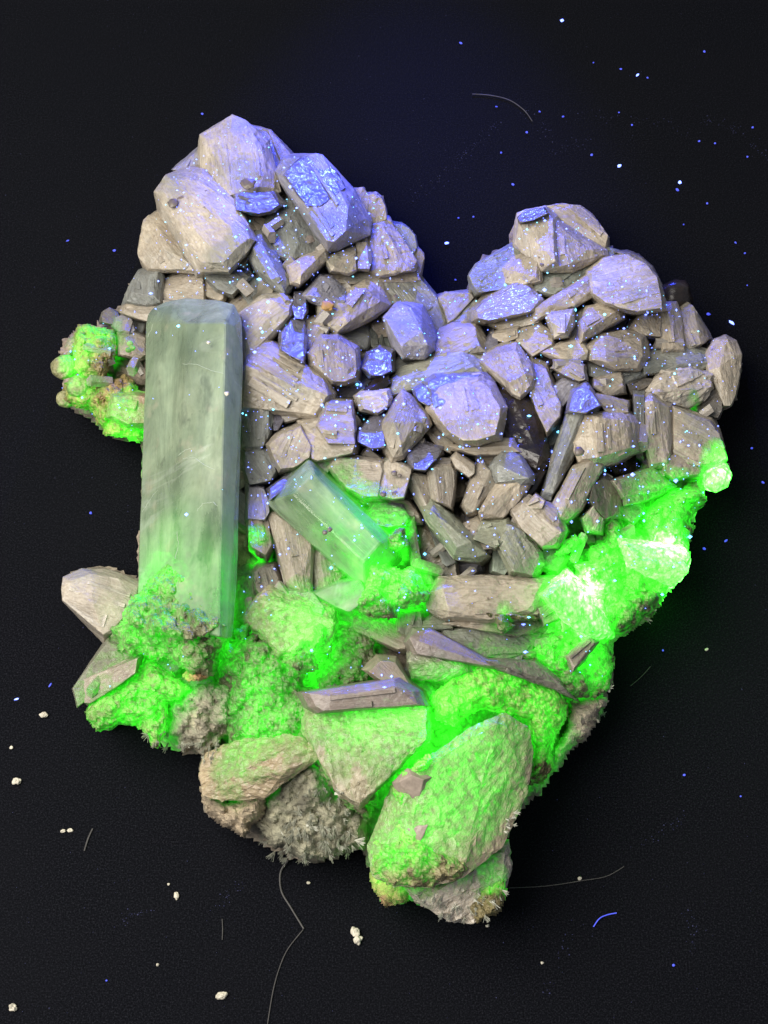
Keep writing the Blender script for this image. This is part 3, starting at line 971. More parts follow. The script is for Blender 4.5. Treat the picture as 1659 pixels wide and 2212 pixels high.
ball('R3', 1255, 580, 42, .7, 'smoky_crystal', .9, 'smoky', amp=.25)
K('R3', '930,770 1010,700 1080,660 1090,700 1020,780', .1, .6, 'smoky_crystal', 'smoky', col=(.6, .6, .6))
K('R3', '790,850 860,790 990,770 1080,790 1100,900 1050,970 930,970 810,920 870,800,2 1070,810,2.4 1080,900,2 880,930,2', 1.9, .9, col=TAN, axis=0)
K('R3', '530,880 640,830 740,810 780,860 770,920 700,940 600,910', 1.7, .7, col=CREAM)
K('R3', '590,970 650,920 760,950 770,1030 730,1040 640,1000', 1.7, .7, col=CREAM)
K('R3', '400,860 540,890 600,930 560,960 440,920', .2, .6, 'smoky_crystal', 'smoky')
K('R3', '1430,900 1470,810 1530,785 1590,820 1620,890 1610,1000 1590,1110 1560,1170 1520,1170 1520,1060 1440,980 1540,810,2.6 1500,960,2.6 1580,900,2', 1.6, .9, col=CREAM, axis=-1.5, rough=.8)
K('R3', '1130,1090 1200,990 1340,970 1450,1010 1450,1080 1400,1140 1320,1180 1200,1150', 1.9, .8, col=PALE, rough=2.2)
K('R3', '1340,1170 1450,1080 1520,1100 1510,1200 1490,1240 1400,1220', .9, .8, col=DARK)
K('R3', '1390,830 1440,800 1450,870 1400,860', .3, .6, 'smoky_crystal', 'smoky')
K('R3', '1080,900 1200,860 1340,850 1430,880 1440,970 1350,970 1200,990 1100,1000', 1.2, .8, col=(.72, .78, .75))
K('R3', '780,930 930,970 1060,970 1080,1010 960,1060 800,1010', 1.1, .7, col=GREY)

# ------------------------------------------------------------------ right flank
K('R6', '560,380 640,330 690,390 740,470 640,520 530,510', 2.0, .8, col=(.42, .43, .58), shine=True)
K('R6', '380,1000 480,700 530,490 640,440 740,470 650,530 600,700 520,860 440,1010 540,540,2 620,500,2.6 500,800,2', 1.8, .9, col=GREY, axis=1.25)
K('R6', '580,700 640,530 760,520 900,530 950,580 950,740 820,810 700,830 620,800 660,580,2 725,540,3 880,560,2.4 920,730,2 720,790,2.6', 2.2, 1.0, col=CREAM, axis=-1.5)
gb = K('R6', '440,1100 560,870 650,820 740,850 640,960 620,1100 540,1170 480,1180', 2.1, .9, col=CREAM, axis=1.1)
ball('R6', 600, 755, 11, 2.9, 'smoky_grain', .5, 'dark', parent=gb, sub=2, amp=.3)
K('R6', '180,1130 300,1050 460,1110 500,1240 450,1330 370,1340 250,1240', 2.2, .9, col=TAN)
K('R6', '270,1080 330,1020 390,1060 370,1110 300,1110', 2.3, .6, col=CREAM)
K('R6', '1010,440 1050,400 1180,460 1180,680 1170,830 1050,830 1020,700 1060,440,2 1160,480,2 1150,820,2', 1.9, .9, col=TAN, axis=-1.5)
K('R6', '1180,470 1300,520 1420,560 1480,640 1500,720 1520,800 1400,840 1190,840 1180,680', 1.7, 1.0, col=CREAM, axis=-.5)
K('R6', '940,400 1010,400 1050,640 1000,780 960,760 940,560', 1.1, .8, col=(.66, .7, .74))
K('R6', '810,940 1060,860 1150,960 1100,1000 880,1040', 1.7, .8, col=TAN, axis=.3)
K('R6', '880,1035 1150,960 1180,980 1050,1050 890,1090', 1.5, .7, col=GRN)
K('R6', '680,960 760,910 830,960 870,1060 860,1150 760,1180 660,1060', 1.5, .8, 'smoky_crystal', 'felds', col=(.42, .40, .34))
K('R6', '620,1170 690,1090 760,1170 740,1260 650,1250', 1.6, .7, col=PALE)
K('R6', '860,1100 960,1050 1000,1130 930,1200 870,1160', 1.2, .7, col=GREY)
K('R6', '790,850 950,760 960,880 830,900', .1, .5, 'smoky_crystal', 'smoky', col=(.6, .6, .6))
K('R6', '310,190 400,240 440,360 490,470 480,540 400,640 330,500 290,380', 1.3, .8, col=TAN, axis=-1.2)
K('R6', '430,360 500,310 600,330 560,400 500,470 450,440', 1.4, .7, col=BLUE)
K('R6', '700,300 860,260 880,390 780,410 700,360', 1.5, .7, col=TAN)
K('R6', '690,390 780,420 900,440 900,520 780,520', 1.9, .7, col=CREAM)
K('R6', '900,300 1080,300 1050,400 930,400', .9, .7, col=DARK)
K('R6', '1120,790 1200,770 1390,830 1340,900 1190,920 1130,880', 1.7, .7, col=CREAM)
K('R6', '1060,400 1220,450 1180,480 1040,420', 1.6, .6, col=TAN)
K('R6', '0,1190 150,1180 180,1280 80,1360 -60,1300', 2.0, .8, col=GRN)
K('R6', '90,1330 150,1200 260,1250 280,1310 350,1380 360,1440 310,1530 180,1500', 2.0, .8, col=GRN, rough=1.4)
K('R6', '60,1360 170,1370 200,1440 140,1530 60,1500', 1.2, .7, col=(.6, .75, .65))
K('R6', '370,1350 480,1340 520,1420 460,1500 360,1480', .8, .7, col=(.5, .56, .5))
slab = K('R9', '180,400 260,300 520,290 900,300 1000,330 960,420 860,540 640,530 540,565 280,545 200,490 240,360,2.4 880,330,2.4 800,500,2.4 280,500,2', 2.0, 1.0, col=CREAM, axis=0, rough=1.2)
K('R9', '280,590 540,560 760,510 900,560 900,640 720,670 560,640 420,620', 1.3, .8, col=TAN, axis=0)
K('R9', '260,640 420,620 700,680 880,640 760,800 640,820 500,800 330,720', 1.1, .8, col=(.6, .68, .6))
K('R9', '100,580 190,530 290,550 300,640 190,640 110,640', 1.0, .7, col=GRN)
K('R9', '860,490 940,460 1000,500 990,560 900,600', 2.2, .6, col=GRN)
K('R9', '1010,560 1060,550 1080,610 1020,640', 2.5, .5, col=GRN)

# ------------------------------------------------------------------ lower, green crusted part
K('R9', '40,720 80,640 180,640 280,690 400,760 520,830 600,860 540,872 380,840 130,780 80,790', 2.3, .8, col=(.62, .55, .54), axis=-.4, rough=.5, gl=0.12)
K('R9', '40,880 50,760 110,770 390,850 390,900 240,950 60,935', 1.9, .9, col=GRN, coat=.5, axis=-.2)
K('R9', '520,830 700,830 840,840 960,930 1060,1060 980,990 850,935 680,885 560,870', 2.3, .8, col=(.55, .55, .5), axis=-.5, gl=0.12)
L('R9', '150,1060 250,960 390,870 500,850 700,885 860,960 980,985 1050,1070 1065,1190 1010,1300 965,1400 960,1540 900,1640 800,1659 760,1640 830,1380 780,1250 600,1180 490,1160 400,1200 310,1270 190,1230', 2.0, .5, 34, 4, 'hyalite_crust', 'crust', (1.25, 1.15, .7), 1.0, 4, rough=.7)
K('V', '845,1745 850,1690 900,1655 1000,1585 1085,1540 1140,1570 1150,1625 1140,1710 1112,1770 1085,1830 1000,1895 930,1915 850,1915 803,1890 797,1825 908,1665,2 1070,1566,2 1108,1620,2.2 1100,1710,2.4 1005,1855,1.8 880,1885,1.4 818,1830,1.4 862,1735,1.8', 3.0, 1.4, 'coated_crystal', 'felds', col=(1.05, .95, .72), coat=.12, shrink=.9, axis=.9, rough=.9, label='large blunt crystal coated in glowing green film')
L('V', '797,1835 815,1790 850,1748 880,1760 900,1800 935,1835 1000,1850 1020,1880 975,1905 930,1918 850,1918 803,1892', 3.42, .3, 30, 4, 'hyalite_crust', 'crust', (1.5, 1.35, .95), .8, 9, rough=.8)
L('V', '850,1735 842,1700 868,1664 930,1625 950,1640 900,1680 880,1730 868,1760', 3.4, .25, 20, 4, 'hyalite_crust', 'crust', (1.4, 1.3, .9), .8, 7, rough=.8)
K('V', '870,1905 930,1890 1050,1815 1098,1815 1103,1870 1078,1960 1022,1993 970,1988 900,1945', 1.3, 1.0, 'coated_crystal', 'felds', col=PALE, coat=.5, rough=1.6, shrink=.9)
L('V', '1055,1885 1090,1838 1106,1860 1088,1968 1030,2000 1012,1960', 1.7, .3, 20, 4, 'hyalite_crust', 'crust', (1.3, 1.1, .7), .7, 6)
L('V', '795,1880 880,1905 895,1925 880,1952 830,1957 806,1935', .7, .3, 20, 4, 'ochre_rock', 'rock', (1.7, 1.25, .7), .8, 6)
K('V', '846,1690 880,1658 933,1678 903,1732 862,1725 860,1690,1.4 890,1675,1.6 915,1685,1.2', 3.3, .5, 'pink_crystal', 'pink', col=(1, 1, 1), coat=-1, rough=.3, label='pinkish grey crystal face bare of green film', shrink=.9, gl=0.12)
K('V', '845,1792 885,1772 925,1782 905,1822 850,1812 880,1790,1.4', 3.22, .5, 'pink_crystal', 'pink', col=(.9, 1, .9), coat=-1, rough=1.2, shrink=.9, gl=0.12)
K('RA', '505,125 600,105 830,75 900,120 920,170 850,165 560,195 530,175 600,140,1 830,100,1.2', 3.4, .8, col=(.60, .53, .5), axis=.12, rough=.4, gl=0.12)
K('RA', '500,140 560,190 850,160 910,110 960,190 960,300 800,420 700,560 620,520 560,330 485,270', 1.7, 1.1, 'coated_crystal', 'felds', col=(1.0, .95, .7), coat=.6, shrink=.9, axis=-1.3)
L('RA', '485,150 560,190 590,300 600,420 700,520 760,560 740,620 640,560 560,460 470,340 440,290', 1.4, .4, 30, 4, 'hyalite_crust', 'crust', (1, 1, .8), 1.2, 6)
L('RA', '700,380 820,330 960,280 1000,240 960,330 840,420 760,470 770,560 690,560', 1.6, .4, 30, 4, 'hyalite_crust', 'crust', (1, 1, .8), 1.2, 6)
K('V', '793,1450 820,1424 855,1428 875,1462 905,1508 880,1512 832,1478', 2.3, .8, col=(.95, .8, .72), rough=.7, gl=0.12)
K('RA', '80,440 110,360 210,310 430,290 500,300 560,360 480,390 450,440 330,530 170,540 90,520 200,360,2 440,320,2 420,420,2 200,480,2', 1.8, 1.0, 'coated_crystal', 'felds', col=(1.0, .85, .6), coat=.5, shrink=.9, axis=.2, rough=1.2)
L('RA', '84,470 200,540 340,500 345,600 310,620 278,640 265,690 235,685 215,655 165,645 110,590 85,530', 1.1, .5, 30, 4, 'matrix_rock', 'rock', (1.6, 1.4, 1.15), 1.1, 8)
L('RA', '330,520 480,350 560,370 620,520 740,580 725,740 640,740 600,760 480,770 400,730 370,740 330,690 300,630', .8, .6, 40, 4, 'matrix_rock', 'rock', (1.25, 1.3, 1.1), 1.1, 8)
# left foot of the big prism
K('R7', '65,330 75,260 180,210 330,210 420,240 515,310 490,430 370,560 310,600 290,560 180,470 70,400 110,280,1.6 240,240,2.6 250,420,3 400,270,2', 1.5, .9, col=PALE, axis=-.3, rough=.6, gl=0.12)
K('R7', '130,920 190,830 340,640 450,690 500,720 340,860 200,1000 160,1030', .9, .8, col=(.62, .66, .55), axis=.75, rough=.5)
K('R7', '175,870 340,810 520,735 500,830 380,920 230,1010 180,1000', 1.3, .8, col=TAN, axis=.4, gl=0.4)
L('R7', '190,1050 230,985 330,920 460,850 480,800 560,715 650,760 760,850 850,930 760,1000 700,1010 705,1100 680,1200 650,1295 600,1270 580,1200 500,1140 400,1150 280,1182 205,1110', 1.8, .6, 50, 4, 'hyalite_crust', 'crust', (1.25, 1.2, .85), 1.0, 9)
L('R7', '700,1010 820,900 960,860 1110,900 1130,1050 1090,1180 900,1330 880,1320 790,1290 720,1210 690,1190', 1.1, .6, 40, 4, 'matrix_rock', 'rock', (1.2, 1.2, 1.05), 1.2, 10)
L('R7', '760,840 830,800 950,820 960,870 880,900 800,870', 2.5, .25, 24, 4, 'ochre_rock', 'rock', (1.8, 1.15, .65), 1.2, 8)
L('R7', '370,620 350,570 430,500 440,430 520,420 700,440 900,470 1050,545 1075,560 1000,720 960,860 830,850 700,760 560,740 480,720 400,690', 3.4, .7, 50, 4, 'hyalite_crust', 'crust', (1.0, 1.05, .8), 1.1, 9)
L('R7', '430,500 440,430 500,380 560,300 640,200 720,130 745,100 770,150 830,170 850,280 900,370 960,450 1060,545 1000,600 800,640 560,600 450,560', 4.75, .35, 30, 4, 'hyalite_crust', 'crust', (1.0, 1.05, .8), 1.0, 8, drop=.9)
L('V', '480,1330 505,1375 560,1300 640,1296 718,1322 712,1390 692,1420 696,1450 660,1475 700,1500 700,1560 660,1600 560,1620 490,1600 470,1480 465,1380', 1.5, .6, 50, 4, 'hyalite_crust', 'crust', (.85, .9, .7), 1.3, 9)
K('S2', '200,520 360,320 480,200 640,320 860,360 1080,380 1100,520 1040,820 800,860 560,860 400,640', 2.0, .8, 'coated_crystal', 'felds', col=(1.0, .95, .65), coat=.5, axis=.2)
L('S2', '640,880 800,760 900,740 880,560 960,490 1080,500 1110,600 1060,780 990,860 970,900 1010,1050 940,1100 760,1140 650,1060 560,1000', 2.6, .4, 30, 4, 'hyalite_crust', 'crust', (.9, 1, .7), 1.3, 6)
L('S2', '1000,540 1200,470 1500,560 1640,760 1640,1000 1500,1250 1200,1290 980,1320 950,1180 1000,1080 1000,880 1060,760', .9, .4, 40, 5, 'hyalite_crust', 'crust', (.75, .85, .6), .8, 8)
L('S2', '60,640 240,480 330,480 250,600 220,720 160,780 80,760', 1.9, .3, 20, 4, 'hyalite_crust', 'crust', (.9, 1, .8), 1.0, 5)
# shards and crust in the middle
M2 = K('R8', '620,990 800,910 960,880 1000,960 950,1080 880,1130 780,1090 700,1040', 1.9, .6, 'clear_shard', 'aqua', edge=.09, clean=True, bev=.015, label='clear green shard with a pointed tip')
L('R8', '740,570 800,550 860,600 1000,580 1130,700 1100,760 1260,800 1340,770 1400,850 1480,1000 1440,1040 1380,1080 1250,1110 1210,1190 1100,1190 960,1150 880,1120 870,1070 920,970 980,880 900,800 800,700', 2.9, .5, 40, 3.5, 'hyalite_crust', 'crust', (1, 1.05, .8), 1.3, 7)
L('R8', '1150,560 1190,510 1270,490 1300,520 1300,580 1325,620 1280,670 1200,690 1140,680', 3.2, .4, 24, 3.5, 'hyalite_crust', 'crust', (1, 1, .8), 1.3, 6)
L('R8', '150,650 190,640 230,610 260,650 280,720 230,745 190,720', 2.0, .3, 14, 3, 'hyalite_crust', 'crust', (1, 1, .8), .8, 5)
L('R9', '575,545 640,520 680,580 720,600 660,660 620,650 590,610', 2.6, .3, 16, 3.5, 'hyalite_crust', 'crust', (1, 1, .8), 1, 6)
L('R9', '520,520 700,510 870,540 860,575 740,570 680,560 540,545', 2.4, .2, 16, 4, 'hyalite_crust', 'crust', (1.2, 1.1, .8), 1, 6)
# the bright green band on the right
L('R6', '440,1660 560,1550 560,1450 640,1420 660,1340 740,1290 770,1160 820,1105 870,1200 970,1250 1040,1290 975,1170 1050,1060 1200,980 1340,925 1400,970 1405,1060 1310,1130 1312,1230 1295,1390 1260,1490 1190,1590 1130,1700 1040,1800 880,1900 760,1960 600,1900 520,1830 420,1720', 1.9, .7, 50, 3.5, 'hyalite_crust', 'crust', (1, 1.05, .8), 1.6, 10, rough=1.4, label='brightest green glowing crust along the right edge')
L('R6', '445,1395 520,1300 580,1265 640,1310 600,1340 560,1390 480,1410', 1.9, .3, 16, 3, 'hyalite_crust', 'crust', (.8, .9, .7), 1.3, 6)
K('R6', '390,1660 480,1580 540,1540 640,1640 740,1780 760,1860 640,1900 520,1800', 3.0, .8, 'glowing_crystal', 'felds', col=(1, 1, .9), coat=.4, rough=1.1, ga=5)
K('R6', '900,1330 1120,1370 1230,1370 1280,1420 1250,1520 1170,1590 1080,1500 940,1460', 3.3, .8, 'glowing_crystal', 'felds', col=(1, 1, .9), coat=.4, rough=1.1, ga=5)
K('R6', '1390,885 1420,842 1510,832 1548,900 1520,970 1450,1003 1392,965 1430,860,2 1500,880,2.4 1450,970,1.6', 1.3, .6, 'glowing_crystal', 'felds', col=(1, 1, .9), rough=.5, edge=.04, label='small round glowing green crystal at the right tip', ga=5)
L('R9', '900,640 1080,560 1240,660 1330,730 1360,800 1345,1040 1270,1060 1180,1090 1050,1080 960,960 860,870 760,820 740,780 820,740', 1.7, .5, 36, 3.5, 'hyalite_crust', 'crust', (1, 1.05, .8), 1.4, 8)
K('R9', '1060,800 1200,670 1240,720 1160,830 1090,900', 2.9, .5, col=(.8, .75, .65), rough=.8, axis=.7, gl=0.12)
L('R9', '1060,1090 1180,1070 1345,1030 1320,1100 1265,1160 1270,1230 1190,1340 1070,1430 960,1550 965,1400 1050,1260', .9, .5, 34, 4, 'matrix_rock', 'rock', (1.7, 1.6, 1.4), .9, 9)
L('R9', '1300,760 1480,640 1580,575 1660,480 1580,480 1400,600 1290,690', 1.0, .4, 30, 4, 'matrix_rock', 'rock', (1.5, 1.6, 1.1), 1.2, 10)

# ------------------------------------------------------------------ green crusted knob on the far left
L('R5', '55,440 85,350 170,260 300,215 300,330 180,500 80,520', .7, .4, 26, 4, 'matrix_rock', 'rock', (1.5, 1.3, 1.2), .9, 8)
L('R5', '160,310 200,225 300,235 460,258 492,330 490,420 470,480 440,560 380,640 250,640 150,560 155,400', 1.6, .5, 40, 3.5, 'hyalite_crust', 'crust', (1.6, 1.35, .8), 1.0, 4)
L('R5', '70,650 250,600 400,640 500,600 600,620 690,740 700,900 690,1080 640,1098 540,1075 470,1085 380,1030 305,920 300,880 200,860 80,790', 1.0, .5, 36, 4, 'hyalite_crust', 'crust', (1.7, 1.25, .75), 1.2, 8)
K('R5', '460,760 600,740 690,760 690,960 560,960 430,900', 1.9, .6, col=(1.0, .75, .55))
for bx, by, br, be in ((98, 545, 30, .9), (200, 690, 27, .9), (112, 775, 22, .2)):
    ball('R5', bx, by, br, be, 'hyalite_bead', .75, 'crust', (1.3, 1.3, .9))
for bx, by in ((575, 375), (590, 405), (565, 420)):
    ball('R5', bx, by, 7, 2.1, 'hyalite_bead', .7, 'crust', (1, 1.4, .7), sub=2, glow=.5)

# ------------------------------------------------------------------ aquamarines
aq = K('V', '318,700 322,682 332,668 358,655 400,646 470,650 505,660 520,690 525,770 521,1000 515,1120 510,1280 500,1375 297,1345 299,1262 305,1060 313,880 402,700,5 486,700,5 385,1345,5 472,1370,5 505,705,3 490,1375,3',
       3.0, .75, 'aquamarine_prism', 'aqua', edge=.10, bev=.016, axis=-1.55, clean=True, shrink=.9, label='large pale green translucent six-sided prism')
for x, y, r, q in ((490, 850, 5, .6), (410, 1200, 7, .3), (425, 900, 3, .5), (395, 1080, 5, .3), (450, 740, 4, .4)):
    ball('V', x, y, r, 4.6, 'fleck', q, 'grain', parent=aq, sub=2, amp=.4)
a2 = K('R8', '340,345 480,190 600,65 640,90 740,180 1000,420 1140,560 1150,680 1000,720 960,880 800,760 560,550 390,400 470,270,4 980,760,4 620,120,4 1100,620,4',
       2.5, .8, 'aquamarine_prism', 'aqua', edge=.11, bev=.025, clean=True, axis=-.82, label='short green translucent prism lying aslant in the middle')
for x, y in ((700, 545), (735, 525)):
    ball('R8', x, y, 5, 4.4, 'dark_fleck', .5, 'dark', parent=a2, sub=2, amp=.4)

# small dark grains set in the top left crystals
for f, x, y, r, e in (('R1', 375, 830, 12, 3.3), ('R1', 990, 670, 16, 2.95), ('R2', 250, 815, 10, 1.9), ('R2', 945, 1280, 5, 1.6), ('R3', 530, 405, 5, 2.9)):
    ball(f, x, y, r, e, 'smoky_grain', .28, 'dark', amp=.35, sub=3)


# ------------------------------------------------------------------ needle sprays
def prism(V, F, a, b, r0, r1, k=4):
    ax = (b - a).normalized()
    s = ax.orthogonal().normalized()
    t = ax.cross(s)
    i0 = len(V)
    for p, r in ((a, r0), (b, r1)):
        for j in range(k):
            q = 2 * math.pi * j / k
            V.append(p + s * (math.cos(q) * r) + t * (math.sin(q) * r))
    for j in range(k):
        F.append((i0 + j, i0 + (j + 1) % k, i0 + k + (j + 1) % k, i0 + k + j))
    F.append(tuple(i0 + k + j for j in range(k)))


def mesh_of(name, V, F, mat, parent=root, kind='stuff', glow=False):
    me = bpy.data.meshes.new(name)
    me.from_pydata([tuple(v) for v in V], [], F)
    if glow:
        a = me.attributes.new('glow', 'FLOAT', 'POINT')
        a.data.foreach_set('value', np.array([glow_at(Vector(v)) for v in V], np.float32))
    o = link(name, me, mat, parent)
    if kind:
        o['kind'] = kind
    return o


BVH = BVHTree.FromPolygons(SURF_V, SURF_F)


def surf(x, y):
    d = (U(x, y, 0) - EYE).normalized()
    return BVH.ray_cast(EYE, d)


V, F = [], []
# fan: (photo polygon to seed in, source of the fan, length, count)
FANS = [([(560, 1800), (640, 1770), (700, 1785), (770, 1790), (782, 1838), (720, 1864), (650, 1872), (590, 1842)], (690, 1640), .10, 750),
        ([(640, 1700), (740, 1700), (770, 1790), (640, 1780)], (690, 1640), .06, 350),
        ([(890, 1925), (1000, 1940), (1085, 1880), (1080, 1960), (1020, 1996), (950, 1968)], (1000, 1820), .07, 300),
        ([(390, 1600), (470, 1600), (470, 1640), (420, 1645), (385, 1620)], (470, 1480), .07, 220),
        ([(1090, 1760), (1130, 1735), (1120, 1790), (1090, 1850), (1075, 1850)], (1000, 1740), .07, 120),
        ([(1330, 1390), (1440, 1300), (1400, 1345), (1330, 1400)], (1330, 1300), .06, 120),
        ([(1230, 1640), (1300, 1540), (1330, 1450), (1310, 1560), (1220, 1680), (1165, 1725)], (1150, 1500), .06, 260),
        ([(320, 1580), (400, 1580), (400, 1605), (350, 1622), (320, 1592)], (380, 1480), .07, 120)]
for poly, src, ln, cnt in FANS:
    x0, x1 = min(p[0] for p in poly), max(p[0] for p in poly)
    y0, y1 = min(p[1] for p in poly), max(p[1] for p in poly)
    P = np.array([(rnd.uniform(x0, x1), rnd.uniform(y0, y1)) for _ in range(cnt * 4)])
    P = P[poly_sd(poly, P) > -3][:cnt]
    P = P[:max(6, cnt // 11)]
    for x, y in P:
        hit = surf(x, y)
        if hit[0] is None or hit[0].z < .08:
            continue
        dx, dy = x - src[0], y - src[1]
        n = math.hypot(dx, dy) + 1
        main = Vector((dx / n, -dy / n, rnd.uniform(.1, .7))) + Vector((rnd.gauss(0, .35), rnd.gauss(0, .35), 0))
        sz = rnd.uniform(.6, 1.5)
        for q in range(rnd.randint(14, 30)):
            d = (main + Vector((rnd.gauss(0, .28), rnd.gauss(0, .28), rnd.gauss(0, .3)))).normalized()
            l_ = ln * sz * rnd.uniform(.4, 1.2)
            r0 = rnd.uniform(.0035, .008) * sz
            prism(V, F, hit[0] - d * .05, hit[0] + d * l_, r0, r0 * rnd.uniform(.2, .6), 3)
mesh_of('needle_spray', V, F, M['needle'], glow=True)

for arc in ('960,520 1060,525 1160,570 1290,600', '925,1185 970,1150 1020,1135', '960,1210 1040,1200 1140,1270 1200,1290', '665,1595 740,1480 780,1430',
            '1060,1590 1100,1535 1180,1525 1215,1560', '700,330 730,270 740,230', '915,1740 925,1840 900,1950'):
    A = parse('R5', arc)
    V, F = [], []
    pr = None
    for (x, y, _), (x2, y2, _) in zip(A, A[1:]):
        for k in range(8):
            t_ = k / 8
            hit = surf(x + (x2 - x) * t_ + rnd.gauss(0, .5), y + (y2 - y) * t_ + rnd.gauss(0, .5))
            if hit[0] is None:
                continue
            if pr is not None and (hit[0] - pr).length < .4:
                prism(V, F, pr, hit[0], .0028, .0028, 4)
            pr = hit[0].copy()
    f_ = mesh_of('fracture', V, F, M['fract'], None, None)
    f_.parent = aq
    f_.matrix_parent_inverse = (Matrix.Translation(aq.location) @ aq.rotation_euler.to_matrix().to_4x4()).inverted()

# ------------------------------------------------------------------ fluorescing dust and torch glints, the glints put in as glowing specks
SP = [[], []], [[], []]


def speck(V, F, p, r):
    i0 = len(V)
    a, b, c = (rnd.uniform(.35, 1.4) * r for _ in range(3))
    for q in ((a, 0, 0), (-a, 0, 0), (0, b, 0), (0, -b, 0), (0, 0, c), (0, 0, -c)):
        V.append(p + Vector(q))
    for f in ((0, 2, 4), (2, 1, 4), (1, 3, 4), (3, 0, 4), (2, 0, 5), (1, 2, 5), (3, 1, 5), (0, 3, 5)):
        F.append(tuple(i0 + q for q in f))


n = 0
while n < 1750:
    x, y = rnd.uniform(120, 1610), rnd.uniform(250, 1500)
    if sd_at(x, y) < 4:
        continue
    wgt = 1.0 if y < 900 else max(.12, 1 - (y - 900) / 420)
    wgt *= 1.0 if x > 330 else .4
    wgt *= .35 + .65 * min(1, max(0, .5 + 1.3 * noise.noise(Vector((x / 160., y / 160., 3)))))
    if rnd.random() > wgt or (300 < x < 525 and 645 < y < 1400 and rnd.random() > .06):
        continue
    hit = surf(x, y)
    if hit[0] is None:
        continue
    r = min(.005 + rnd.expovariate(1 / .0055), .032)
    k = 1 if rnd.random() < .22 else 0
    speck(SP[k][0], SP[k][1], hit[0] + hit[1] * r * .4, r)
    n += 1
mesh_of('glint_dust', SP[0][0], SP[0][1], M['spark'])
mesh_of('glint_dust', SP[1][0], SP[1][1], M['sparkc'])

# ------------------------------------------------------------------ grains, lint and hairs on the sheet
def thing(o, label, cat, group=None):
    o.parent = None
    o['label'], o['category'] = label, cat
    if group:
        o['group'] = group
    return o


def grain(x, y, rx, ry, rot, mat, name, label, cat, group):
    _seed[0] += 1
    bm = bmesh.new()
    bmesh.ops.create_icosphere(bm, subdivisions=3 if rx > 6 else 2, radius=1)
    off = Vector((_seed[0] * 1.37, 1, 2))
    for v in bm.verts:
        nn = v.co.normalized()
        v.co *= 1 + .45 * fr(nn * 1.1 + off, 1, 3)
        v.co = Vector((v.co.x * rx / 145, v.co.y * ry / 145, v.co.z * min(rx, ry) / 145 * .8))
    me = bpy.data.meshes.new(name)
    bm.to_mesh(me)
    bm.free()
    zmin = min(v.co.z for v in me.vertices)
    o = link(name, me, M[mat], None, U(x, y, -zmin + .001), (0, 0, rot))
    return thing(o, label, cat, group)


PG = 'pale grains strewn on the black sheet'
for x, y, rx, ry, rot, lab in [
        (94, 1544, 8, 6, .2, 'pale crumb on the black sheet left of the green horn, topmost of the pale grains'),
        (24, 1615, 4, 3.5, 0, 'tiny pale crumb at the left edge between two larger crumbs'),
        (36, 1687, 8, 7, .4, 'round cream crumb near the left edge of the sheet'),
        (136, 1795, 6, 3.5, .1, 'left one of a touching pair of small pale chips'),
        (151, 1794, 6, 4, -.2, 'right one of a touching pair of small pale chips'),
        (381, 1935, 5, 8, .1, 'narrow upright pale chip below the needle spray, beside a finer dot'),
        (364, 1910, 3, 2.5, 0, 'fine pale dot just above a narrow upright chip'),
        (768, 2014, 8, 11, .3, 'upper lobe of pale grain, the largest on the sheet below the specimen'),
        (773, 2030, 8, 9, .1, 'lower lobe of the largest pale grain below the specimen'),
        (478, 2151, 12, 7, .3, 'oblong cream grain at the bottom of the sheet left of centre'),
        (27, 2176, 8, 7, -.4, 'angular cream grain in the bottom left corner'),
        (666, 1907, 4, 3, 0, 'small pale dot right of the long grey hair'),
        (1252, 1898, 4, 4, 0, 'pale bead lying on the thin straight hair right of the specimen'),
        (1053, 1955 + 45, 4, 3, .4, 'pale dot just below the tail of the specimen'),
        (1526, 1403, 4, 3, .5, 'pale dot on the sheet right of the bright green band'),
        (1171, 2080, 3, 3, 0, 'left dot of two at the lower right of the sheet'),
        (340, 2084, 3, 3, 0, 'lone pale dot above the oblong cream grain')]:
    grain(x, y, rx, ry, rot, 'grain', 'crumb', lab, 'grain', PG)

